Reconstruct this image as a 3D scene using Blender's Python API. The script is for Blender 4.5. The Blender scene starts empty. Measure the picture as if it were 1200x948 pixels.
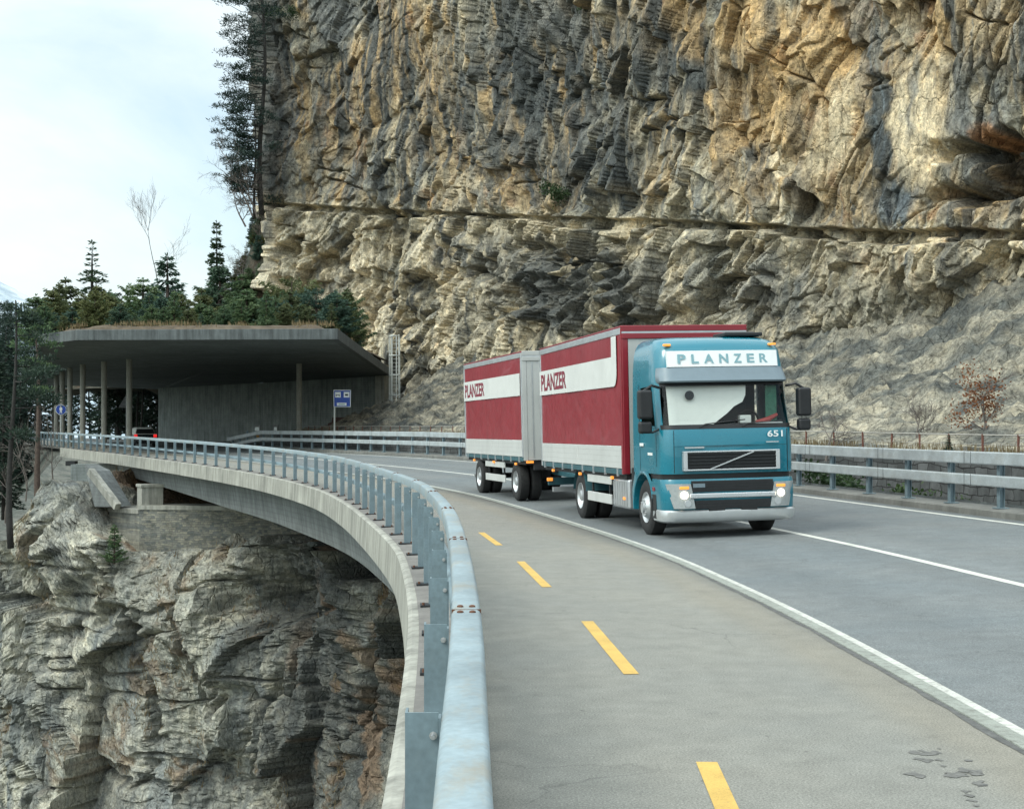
import bpy, bmesh, math, random
import numpy as np
from mathutils import Vector, Matrix
random.seed(7)
R = np.random.RandomState(11)
scene = bpy.context.scene
COL = scene.collection
PI = math.pi

# ------------------------------------------------------------------ camera model of the place
F, HOR, CZ = 1650.0, 506.5, 1.93          # focal length in photo pixels, horizon row, eye height
def W(px, py, Y):                          # a point at depth Y
    return ((px-600)/F*Y, Y, CZ-(py-HOR)/F*Y)

# ------------------------------------------------------------------ noise
def _h(ix, iy, s):
    a = (ix.astype(np.int64)*374761393 + iy.astype(np.int64)*668265263 + int(s)*974634777) & 0xFFFFFFFF
    a = ((a ^ (a >> 13))*1274126177) & 0xFFFFFFFF
    a = ((a ^ (a >> 16))*2246822519) & 0xFFFFFFFF
    return ((a ^ (a >> 15)) & 0xFFFFFF)/float(0xFFFFFF)
def vn(x, y, s=0):
    ix = np.floor(x); iy = np.floor(y); fx = x-ix; fy = y-iy
    fx = fx*fx*fx*(fx*(fx*6-15)+10); fy = fy*fy*fy*(fy*(fy*6-15)+10)
    a = _h(ix, iy, s); b = _h(ix+1, iy, s); c = _h(ix, iy+1, s); d = _h(ix+1, iy+1, s)
    return (a*(1-fx)+b*fx)*(1-fy)+(c*(1-fx)+d*fx)*fy
def fbm(x, y, o=4, s=0, g=.5):
    t = 0.; a = 1.; n = 0.
    for i in range(o):
        t = t+a*vn(x, y, s+i*17); n += a; a *= g; x = x*2.03+5.1; y = y*2.03+3.7
    return t/n
def ridge(x, y, o=4, s=0):
    t = 0.; a = 1.; n = 0.
    for i in range(o):
        t = t+a*(1-abs(2*vn(x, y, s+i*13)-1)); n += a; a *= .5; x = x*2.1+1.3; y = y*2.1+7.7
    return t/n
def facets(x, y, s, j=.9):
    """Voronoi cells: local offsets in the cell, three random numbers per cell and the gap to the edge."""
    ix = np.floor(x); iy = np.floor(y)
    d1 = np.full(x.shape, 9.); d2 = np.full(x.shape, 9.)
    cx = np.zeros(x.shape); cy = np.zeros(x.shape); ki = np.zeros(x.shape); kj = np.zeros(x.shape)
    for di in (-1, 0, 1):
        for dj in (-1, 0, 1):
            a = ix+di; b = iy+dj
            px = a+.5+j*(_h(a, b, s)-.5); py = b+.5+j*(_h(a, b, s+1)-.5)
            d = (x-px)**2+(y-py)**2
            m = d < d1
            d2 = np.where(m, d1, np.minimum(d2, d)); d1 = np.where(m, d, d1)
            cx = np.where(m, px, cx); cy = np.where(m, py, cy); ki = np.where(m, a, ki); kj = np.where(m, b, kj)
    return x-cx, y-cy, _h(ki, kj, s+2), _h(ki, kj, s+3), _h(ki, kj, s+4), np.sqrt(d2)-np.sqrt(d1)
def tri(x, y, s):
    """flat triangular facets between random heights on a slanted lattice"""
    k = (x+y)*.3660254; x = x+k; y = y+k
    ix = np.floor(x); iy = np.floor(y); u = x-ix; v = y-iy
    a = _h(ix, iy, s); b = _h(ix+1, iy, s); c = _h(ix, iy+1, s); d = _h(ix+1, iy+1, s)
    return np.where(u > v, a*(1-u)+b*(u-v)+d*v, a*(1-v)+c*(v-u)+d*u)-.5
def sstep(a, b, x):
    t = np.clip((x-a)/(b-a), 0, 1); return t*t*(3-2*t)

# ------------------------------------------------------------------ object helpers
def tag(o, label=None, cat=None, group=None, kind=None):
    if label: o['label'] = label
    if cat: o['category'] = cat
    if group: o['group'] = group
    if kind: o['kind'] = kind
    return o
def empty(name, loc=(0, 0, 0), rz=0., label=None, cat=None, group=None):
    o = bpy.data.objects.new(name, None); COL.objects.link(o)
    o.location = loc; o.rotation_euler = (0, 0, rz); o.empty_display_size = .2
    return tag(o, label, cat, group)
def link(name, me, m=None, parent=None):
    o = bpy.data.objects.new(name, me); COL.objects.link(o)
    if m and not me.materials: me.materials.append(m)
    if parent: o.parent = parent
    return o
def mesh_np(name, V, Q, smooth=False):
    """V (n,3), Q (m,k) with k = 3 or 4."""
    V = np.asarray(V, np.float32); Q = np.asarray(Q, np.int32); k = Q.shape[1]
    me = bpy.data.meshes.new(name)
    me.vertices.add(len(V)); me.vertices.foreach_set('co', V.ravel())
    me.loops.add(Q.size); me.loops.foreach_set('vertex_index', Q.ravel())
    me.polygons.add(len(Q)); me.polygons.foreach_set('loop_start', np.arange(0, Q.size, k, dtype=np.int32))
    me.polygons.foreach_set('loop_total', np.full(len(Q), k, np.int32))
    me.polygons.foreach_set('use_smooth', np.full(len(Q), bool(smooth)))
    me.update(calc_edges=True); me.validate()
    return me
def add_col(me, C, name='rock'):
    a = me.attributes.new(name, 'FLOAT_COLOR', 'POINT')
    c = np.ones((len(me.vertices), 4), np.float32); c[:, :3] = C
    a.data.foreach_set('color', c.ravel())
def grid_q(nu, nv, flip=False):
    i = np.arange(nu-1)[:, None]*nv+np.arange(nv-1)[None, :]
    i = i.ravel(); q = np.stack([i, i+nv, i+nv+1, i+1], 1)
    return q[:, ::-1] if flip else q
def copy_tree(o, parent=None):
    c = o.copy(); COL.objects.link(c)
    if parent: c.parent = parent
    for ch in o.children: copy_tree(ch, c)
    return c

class MB:
    def __init__(s): s.v = []; s.f = []
    def add(s, vs, fs):
        n = len(s.v); s.v += [tuple(v) for v in vs]; s.f += [tuple(i+n for i in f) for f in fs]; return s
    def box(s, x0, x1, y0, y1, z0, z1):
        return s.add([(x0, y0, z0), (x1, y0, z0), (x1, y1, z0), (x0, y1, z0), (x0, y0, z1), (x1, y0, z1), (x1, y1, z1), (x0, y1, z1)],
                     [(0, 3, 2, 1), (4, 5, 6, 7), (0, 1, 5, 4), (1, 2, 6, 5), (2, 3, 7, 6), (3, 0, 4, 7)])
    def bar(s, a, b, w, h, up=(0, 0, 1)):
        a = Vector(a); b = Vector(b); d = (b-a).normalized(); sd = d.cross(Vector(up)).normalized(); u = sd.cross(d)
        c = [(-w/2, -h/2), (w/2, -h/2), (w/2, h/2), (-w/2, h/2)]
        return s.add([a+sd*p+u*q for p, q in c]+[b+sd*p+u*q for p, q in c],
                     [(3, 2, 1, 0), (4, 5, 6, 7), (0, 1, 5, 4), (1, 2, 6, 5), (2, 3, 7, 6), (3, 0, 4, 7)])
    def tube(s, pts, r, n=8, cap=True):
        pts = [Vector(p) for p in pts]; m = len(pts)
        rs = r if isinstance(r, (list, tuple)) else [r]*m
        vs = []
        for i, p in enumerate(pts):
            d = (pts[min(i+1, m-1)]-pts[max(i-1, 0)]).normalized()
            u = d.cross(Vector((0, 0, 1)) if abs(d.z) < .9 else Vector((1, 0, 0))).normalized(); w = d.cross(u)
            vs += [p+(u*math.cos(2*PI*k/n)+w*math.sin(2*PI*k/n))*rs[i] for k in range(n)]
        fs = [(i*n+k, i*n+(k+1) % n, (i+1)*n+(k+1) % n, (i+1)*n+k) for i in range(m-1) for k in range(n)]
        if cap: fs += [tuple(range(n))[::-1], tuple((m-1)*n+k for k in range(n))]
        return s.add(vs, fs)
    def prism(s, poly, axis, a, b):
        """poly of 2-D points extruded from a to b along axis 'x','y' or 'z'."""
        def p(q, t): return {'x': (t, q[0], q[1]), 'y': (q[0], t, q[1]), 'z': (q[0], q[1], t)}[axis]
        n = len(poly)
        return s.add([p(q, a) for q in poly]+[p(q, b) for q in poly],
                     [tuple(range(n))[::-1], tuple(range(n, 2*n))]+[(i, (i+1) % n, n+(i+1) % n, n+i) for i in range(n)])
    def lathe(s, prof, c, axis='x', n=32):
        """prof of (along, radius) turned round the axis through c."""
        vs = []
        for a, r in prof:
            for k in range(n):
                t = 2*PI*k/n; q = (r*math.cos(t), r*math.sin(t))
                o = {'x': (a, q[0], q[1]), 'y': (q[0], a, q[1]), 'z': (q[0], q[1], a)}[axis]
                vs.append((c[0]+o[0], c[1]+o[1], c[2]+o[2]))
        m = len(prof)
        fs = [(i*n+k, i*n+(k+1) % n, (i+1)*n+(k+1) % n, (i+1)*n+k) for i in range(m-1) for k in range(n)]
        return s.add(vs, fs)
    def mesh(s, name, smooth=False):
        me = bpy.data.meshes.new(name); me.from_pydata(s.v, [], s.f)
        bm = bmesh.new(); bm.from_mesh(me); bmesh.ops.delete(bm, geom=[v for v in bm.verts if not v.link_faces], context='VERTS'); bmesh.ops.recalc_face_normals(bm, faces=bm.faces); bm.to_mesh(me); bm.free()
        if smooth: me.polygons.foreach_set('use_smooth', [True]*len(me.polygons))
        me.update(); return me
    def build(s, name, m, parent=None, bevel=0, smooth=False, seg=2):
        o = link(name, s.mesh(name, smooth), m, parent)
        if bevel:
            b = o.modifiers.new('bevel', 'BEVEL'); b.width = bevel; b.segments = seg; b.limit_method = 'ANGLE'; b.angle_limit = .6
            b.harden_normals = True; o.data.polygons.foreach_set('use_smooth', [True]*len(o.data.polygons))
        elif smooth == 'auto':
            set_sharp(o.data, 40)
        return o
def set_sharp(me, deg):
    bm = bmesh.new(); bm.from_mesh(me)
    for e in bm.edges:
        if len(e.link_faces) == 2 and e.calc_face_angle(0) > math.radians(deg): e.smooth = False
    bm.to_mesh(me); bm.free()

def text_mesh(body, height, width=None, extrude=.004, bold=0.):
    """lettering lying in the xz plane facing -y, starting at x = 0 on z = 0, scaled to the size wanted"""
    c = bpy.data.curves.new('lettering', 'FONT'); c.body = body; c.extrude = .0; c.offset = bold; c.resolution_u = 3
    o = bpy.data.objects.new('lettering', c); COL.objects.link(o)
    dg = bpy.context.evaluated_depsgraph_get(); dg.update()
    me = bpy.data.meshes.new_from_object(o.evaluated_get(dg)); bpy.data.objects.remove(o); bpy.data.curves.remove(c)
    v = np.zeros(len(me.vertices)*3); me.vertices.foreach_get('co', v); v = v.reshape(-1, 3)
    lo = v.min(0); hi = v.max(0)
    k = height/(hi[1]-lo[1]); kx = width/(hi[0]-lo[0]) if width else k
    n = np.stack([(v[:, 0]-lo[0])*kx, np.zeros(len(v)), (v[:, 1]-lo[1])*k], 1)
    me.vertices.foreach_set('co', n.ravel()); me.update(); me.name = 'lettering'
    return me

# ------------------------------------------------------------------ materials
def new_mat(name):
    m = bpy.data.materials.new(name); m.use_nodes = True
    nt = m.node_tree; b = nt.nodes['Principled BSDF']
    return m, nt, b
def N(nt, t, **k):
    n = nt.nodes.new(t)
    for a, v in k.items():
        if a in n.inputs: n.inputs[a].default_value = v
        else: setattr(n, a, v)
    return n
def L(nt, a, b): nt.links.new(a, b)
def coords(nt, sc=(1, 1, 1), rot=(0, 0, 0)):
    t = N(nt, 'ShaderNodeTexCoord'); mp = N(nt, 'ShaderNodeMapping'); mp.inputs['Scale'].default_value = sc; mp.inputs['Rotation'].default_value = rot
    L(nt, t.outputs['Object'], mp.inputs['Vector']); return mp.outputs['Vector']
def noise(nt, vec, scale, detail=5, rough=.6, dist=0.):
    n = N(nt, 'ShaderNodeTexNoise'); n.inputs['Scale'].default_value = scale; n.inputs['Detail'].default_value = detail
    n.inputs['Roughness'].default_value = rough; n.inputs['Distortion'].default_value = dist
    if vec is not None: L(nt, vec, n.inputs['Vector'])
    return n.outputs['Fac']
def ramp(nt, fac, stops):
    r = N(nt, 'ShaderNodeValToRGB'); e = r.color_ramp.elements
    while len(e) < len(stops): e.new(.5)
    for i, (p, c) in enumerate(stops):
        e[i].position = p; e[i].color = (*c, 1) if len(c) == 3 else c
    L(nt, fac, r.inputs['Fac']); return r.outputs['Color']
def g(v): return (v, v, v)
def mul(nt, a, b, fac=1., mode='MULTIPLY'):
    m = N(nt, 'ShaderNodeMix', data_type='RGBA', blend_type=mode); m.inputs[0].default_value = fac
    for s, i in ((a, 6), (b, 7)):
        if isinstance(s, tuple): m.inputs[i].default_value = (*s, 1) if len(s) == 3 else s
        else: L(nt, s, m.inputs[i])
    return m.outputs[2]
def mixf(nt, f, a, b):
    o = mul(nt, a, b, 1., 'MIX'); L(nt, f, o.node.inputs[0]); return o
def bump(nt, b, h, strength, dist=.02, prev=None):
    n = N(nt, 'ShaderNodeBump'); n.inputs['Strength'].default_value = strength; n.inputs['Distance'].default_value = dist
    L(nt, h, n.inputs['Height'])
    if prev: L(nt, prev, n.inputs['Normal'])
    L(nt, n.outputs['Normal'], b.inputs['Normal']); return n.outputs['Normal']
def plain(name, c, rough=.5, metal=0., var=.12, scale=6., bmp=0., coat=0., dirt=0., spec=.5):
    m, nt, b = new_mat(name)
    v = coords(nt)
    f = noise(nt, v, scale, 6)
    col = mul(nt, c, ramp(nt, f, [(.3, g(1-var)), (.7, g(1+var))]))
    if dirt:
        d = noise(nt, coords(nt, (1, 1, .35)), 1.3, 7, .65)
        col = mixf(nt, ramp(nt, d, [(.5, g(0)), (.75, g(dirt))]), col, (.09, .085, .07))
    L(nt, col, b.inputs['Base Color'])
    b.inputs['Roughness'].default_value = rough; b.inputs['Metallic'].default_value = metal; b.inputs['Coat Weight'].default_value = coat
    b.inputs['Specular IOR Level'].default_value = spec
    rr = ramp(nt, noise(nt, v, scale*2.3, 5), [(.3, g(max(0, rough-.08))), (.7, g(min(1, rough+.1)))])
    L(nt, rr, b.inputs['Roughness'])
    if bmp: bump(nt, b, noise(nt, v, scale*5, 6), bmp)
    return m
def glow(name, c, s):
    m, nt, b = new_mat(name)
    b.inputs['Base Color'].default_value = (*c, 1); b.inputs['Emission Color'].default_value = (*c, 1); b.inputs['Emission Strength'].default_value = s
    b.inputs['Roughness'].default_value = .3
    return m
def glass(name, tint, refl=1.):
    m, nt, b = new_mat(name); nt.nodes.remove(b)
    t = N(nt, 'ShaderNodeBsdfTransparent'); t.inputs['Color'].default_value = (*tint, 1)
    gl = N(nt, 'ShaderNodeBsdfGlossy'); gl.inputs['Roughness'].default_value = .03
    fr = N(nt, 'ShaderNodeFresnel'); fr.inputs['IOR'].default_value = 1.5
    mt = N(nt, 'ShaderNodeMath', operation='MULTIPLY'); mt.inputs[1].default_value = refl; L(nt, fr.outputs[0], mt.inputs[0])
    mx = N(nt, 'ShaderNodeMixShader'); L(nt, mt.outputs[0], mx.inputs[0]); L(nt, t.outputs[0], mx.inputs[1]); L(nt, gl.outputs[0], mx.inputs[2])
    L(nt, mx.outputs[0], nt.nodes['Material Output'].inputs['Surface']); return m
def concrete(name, c, streak=.35, boards=True, rough=.9):
    m, nt, b = new_mat(name)
    f1 = noise(nt, coords(nt), .9, 7, .65); f2 = noise(nt, coords(nt, (3, 3, .22)), 1.3, 6, .7); f3 = noise(nt, coords(nt), 18, 4)
    col = mul(nt, c, ramp(nt, f1, [(.3, g(.72)), (.7, g(1.2))]))
    col = mul(nt, col, ramp(nt, f2, [(.35, g(1-streak)), (.6, g(1.08))]))
    col = mul(nt, col, ramp(nt, f3, [(.3, g(.9)), (.7, g(1.07))]))
    pv = None
    if boards:
        w = N(nt, 'ShaderNodeTexWave', bands_direction='Z'); w.inputs['Scale'].default_value = 1.6; w.inputs['Distortion'].default_value = .4; w.inputs['Detail'].default_value = 2
        L(nt, coords(nt), w.inputs['Vector'])
        col = mul(nt, col, ramp(nt, w.outputs['Fac'], [(.0, g(.86)), (.25, g(1.))]))
    L(nt, col, b.inputs['Base Color']); b.inputs['Roughness'].default_value = rough
    bump(nt, b, f3, .25, .02)
    return m
def asphalt(name, c, warm, bands):
    m, nt, b = new_mat(name)
    v = coords(nt)
    big = noise(nt, v, .35, 6, .6); mid = noise(nt, v, 3.2, 6, .7); fine = noise(nt, v, 75, 5, .85); grit = noise(nt, v, 240, 2, .5)
    col = mixf(nt, ramp(nt, big, [(.35, g(0)), (.65, g(1))]), c, warm)
    col = mul(nt, col, ramp(nt, mid, [(.3, g(.86)), (.7, g(1.12))]))
    col = mul(nt, col, ramp(nt, fine, [(.32, g(.42)), (.5, g(1.)), (.68, g(1.9))]))
    sp = noise(nt, v, 7., 4, .55); col = mul(nt, col, ramp(nt, sp, [(.24, g(.55)), (.31, g(1.))]))
    at = N(nt, 'ShaderNodeAttribute', attribute_name='rock')          # tyre tracks and the dirty margins follow the lane
    wob = N(nt, 'ShaderNodeMath', operation='MULTIPLY_ADD'); wob.inputs[1].default_value = .03; L(nt, noise(nt, v, .8, 5), wob.inputs[0]); L(nt, at.outputs['Fac'], wob.inputs[2])
    col = mul(nt, col, ramp(nt, wob.outputs[0], [(a_, q_ if isinstance(q_, tuple) else g(q_)) for a_, q_ in bands]))
    vc = N(nt, 'ShaderNodeTexVoronoi', feature='DISTANCE_TO_EDGE'); vc.inputs['Scale'].default_value = .42; wn = N(nt, 'ShaderNodeTexNoise'); wn.inputs['Scale'].default_value = 1.1; wn.inputs['Detail'].default_value = 6
    L(nt, v, wn.inputs['Vector']); wv = N(nt, 'ShaderNodeVectorMath', operation='MULTIPLY_ADD'); wv.inputs[1].default_value = (1.6, 1.6, 0); L(nt, wn.outputs['Color'], wv.inputs[0]); L(nt, v, wv.inputs[2]); L(nt, wv.outputs[0], vc.inputs['Vector'])
    col = mixf(nt, mul(nt, ramp(nt, vc.outputs['Distance'], [(0, g(.55)), (.006, g(0))]), ramp(nt, noise(nt, v, .21, 3), [(.5, g(0)), (.6, g(1))])), col, (.05, .05, .047))
    dr = noise(nt, coords(nt, (1, 1, 1)), 2.1, 7, .72); col = mul(nt, col, ramp(nt, dr, [(.62, g(1.)), (.72, g(.72))]))
    L(nt, col, b.inputs['Base Color']); b.inputs['Roughness'].default_value = .82; b.inputs['Specular IOR Level'].default_value = .35
    bump(nt, b, grit, .35, .003)
    return m
def paint_line(name, c, wear):
    m, nt, b = new_mat(name)
    v = coords(nt)
    w = noise(nt, v, 14, 8, .75); f = noise(nt, v, 110, 3, .7)
    col = mul(nt, c, ramp(nt, noise(nt, v, 2.5, 5), [(.3, g(.8)), (.7, g(1.1))]))
    col = mixf(nt, ramp(nt, w, [(.28, g(1)), (.28+wear, g(0))]), col, (.13, .125, .11))
    col = mul(nt, col, ramp(nt, f, [(.3, g(.75)), (.6, g(1.08))]))
    L(nt, col, b.inputs['Base Color']); b.inputs['Roughness'].default_value = .7; bump(nt, b, f, .4, .004); return m
def galvanised(name, c=(.40, .48, .52), rough=.42, metal=.55, rust=.25):
    m, nt, b = new_mat(name)
    v = coords(nt)
    f = noise(nt, v, 2.2, 7, .65); sp = noise(nt, v, 30, 4, .6)
    vo = N(nt, 'ShaderNodeTexVoronoi'); vo.inputs['Scale'].default_value = 45; L(nt, v, vo.inputs['Vector'])
    col = mul(nt, c, ramp(nt, f, [(.3, g(.78)), (.7, g(1.2))]))
    col = mul(nt, col, ramp(nt, sp, [(.3, g(.9)), (.7, g(1.08))]))
    col = mul(nt, col, ramp(nt, vo.outputs['Distance'], [(0, g(.95)), (1, g(1.05))]))
    rs = noise(nt, coords(nt, (1, .5, 1)), 3.1, 9, .75)
    col = mixf(nt, ramp(nt, rs, [(.50, g(0)), (.72, g(rust))]), col, (.30, .25, .17))
    L(nt, col, b.inputs['Base Color']); b.inputs['Metallic'].default_value = metal
    L(nt, ramp(nt, f, [(.3, g(rough-.08)), (.7, g(rough+.14))]), b.inputs['Roughness'])
    bump(nt, b, sp, .08, .01)
    return m
def rock_mat(name, fine=1.):
    m, nt, b = new_mat(name)
    a = N(nt, 'ShaderNodeAttribute', attribute_name='rock')
    v = coords(nt)
    n1 = noise(nt, v, 1.1*fine, 5, .72, .3); n2 = noise(nt, v, 5.5*fine, 4, .7); n3 = noise(nt, coords(nt, (2.2, 2.2, .25)), 1.6*fine, 5, .7)
    col = mul(nt, a.outputs['Color'], ramp(nt, n1, [(.3, (.66, .69, .72)), (.5, g(1.)), (.68, (1.25, 1.2, 1.12))]))
    col = mul(nt, col, ramp(nt, n2, [(.28, g(.45)), (.5, g(1.)), (.72, g(1.4))]))
    col = mul(nt, col, ramp(nt, noise(nt, v, 17*fine, 3, .7), [(.3, g(.7)), (.5, g(1.)), (.7, g(1.2))]))
    col = mul(nt, col, ramp(nt, n3, [(.36, (.6, .64, .68)), (.5, g(1.))]), .7)
    L(nt, col, b.inputs['Base Color']); b.inputs['Roughness'].default_value = .88; b.inputs['Specular IOR Level'].default_value = .3
    vo = N(nt, 'ShaderNodeTexVoronoi', feature='F1'); vo.inputs['Scale'].default_value = 1.9*fine; vo.inputs['Detail'].default_value = 0.
    L(nt, coords(nt, (1, 1, .6), (0.3, .6, 0)), vo.inputs['Vector'])
    p = bump(nt, b, vo.outputs['Distance'], .35, .09)
    for sc_, rt, st_ in ((1.15*fine, (.2, .7, .1), .8), (3.1*fine, (.5, .3, .4), .55)):
        ve = N(nt, 'ShaderNodeTexVoronoi', feature='DISTANCE_TO_EDGE'); ve.inputs['Scale'].default_value = sc_
        wv = N(nt, 'ShaderNodeVectorMath', operation='MULTIPLY_ADD'); wn = N(nt, 'ShaderNodeTexNoise'); wn.inputs['Scale'].default_value = 2.; wn.inputs['Detail'].default_value = 2
        L(nt, v, wn.inputs['Vector']); wv.inputs[1].default_value = (.35, .35, .35); L(nt, wn.outputs['Color'], wv.inputs[0]); L(nt, coords(nt, (1, 1, .55), rt), wv.inputs[2]); L(nt, wv.outputs[0], ve.inputs['Vector'])
        p = bump(nt, b, ramp(nt, ve.outputs['Distance'], [(0, g(0)), (.05, g(1))]), st_, .06, p)
    p = bump(nt, b, n1, .5, .10, p)
    bump(nt, b, n2, .7, .05, p)
    return m
def masonry(name, c1, c2, mortar, sc):
    m, nt, b = new_mat(name)
    t = N(nt, 'ShaderNodeTexCoord')
    sx = N(nt, 'ShaderNodeSeparateXYZ'); L(nt, t.outputs['Object'], sx.inputs[0])
    ad = N(nt, 'ShaderNodeMath', operation='ADD'); L(nt, sx.outputs['X'], ad.inputs[0]); L(nt, sx.outputs['Y'], ad.inputs[1])
    cb = N(nt, 'ShaderNodeCombineXYZ'); L(nt, ad.outputs[0], cb.inputs['X']); L(nt, sx.outputs['Z'], cb.inputs['Y'])
    dn = N(nt, 'ShaderNodeTexNoise'); dn.inputs['Scale'].default_value = 1.5; L(nt, cb.outputs[0], dn.inputs['Vector'])
    va = N(nt, 'ShaderNodeVectorMath', operation='MULTIPLY_ADD'); va.inputs[1].default_value = (.5, .30, 0); L(nt, dn.outputs['Color'], va.inputs[0]); L(nt, cb.outputs[0], va.inputs[2])
    br = N(nt, 'ShaderNodeTexBrick'); br.inputs['Scale'].default_value = sc; br.inputs['Color1'].default_value = (*c1, 1); br.inputs['Color2'].default_value = (*c2, 1)
    br.inputs['Mortar'].default_value = (*mortar, 1); br.inputs['Mortar Size'].default_value = .03; br.inputs['Mortar Smooth'].default_value = .4; br.offset = .43
    br.inputs['Brick Width'].default_value = .8; br.inputs['Row Height'].default_value = .40; br.squash = .6; br.squash_frequency = 3; br.offset_frequency = 2
    L(nt, va.outputs[0], br.inputs['Vector'])
    f = noise(nt, coords(nt), 2.2, 8, .7)
    col = mul(nt, br.outputs['Color'], ramp(nt, f, [(.3, g(.55)), (.7, g(1.35))]))
    L(nt, col, b.inputs['Base Color']); b.inputs['Roughness'].default_value = .9
    h = mul(nt, br.outputs['Fac'], g(0.), 0.); inv = N(nt, 'ShaderNodeInvert'); L(nt, br.outputs['Fac'], inv.inputs['Color'])
    bump(nt, b, f, .5, .06, bump(nt, b, inv.outputs[0], .8, .05)); return m
def foliage(name, c1, c2, tr=.25):
    m, nt, b = new_mat(name)
    a = N(nt, 'ShaderNodeAttribute', attribute_name='rock')
    oi = N(nt, 'ShaderNodeObjectInfo')
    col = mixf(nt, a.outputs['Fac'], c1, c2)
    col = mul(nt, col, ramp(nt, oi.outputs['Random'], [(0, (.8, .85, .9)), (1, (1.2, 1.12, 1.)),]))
    L(nt, col, b.inputs['Base Color']); b.inputs['Roughness'].default_value = .6; b.inputs['Specular IOR Level'].default_value = .25
    b.inputs['Subsurface Weight'].default_value = 0.
    tn = N(nt, 'ShaderNodeBsdfTranslucent'); L(nt, col, tn.inputs['Color'])
    mx = N(nt, 'ShaderNodeMixShader'); mx.inputs[0].default_value = tr
    L(nt, b.outputs[0], mx.inputs[1]); L(nt, tn.outputs[0], mx.inputs[2]); L(nt, mx.outputs[0], nt.nodes['Material Output'].inputs['Surface'])
    return m

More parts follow.
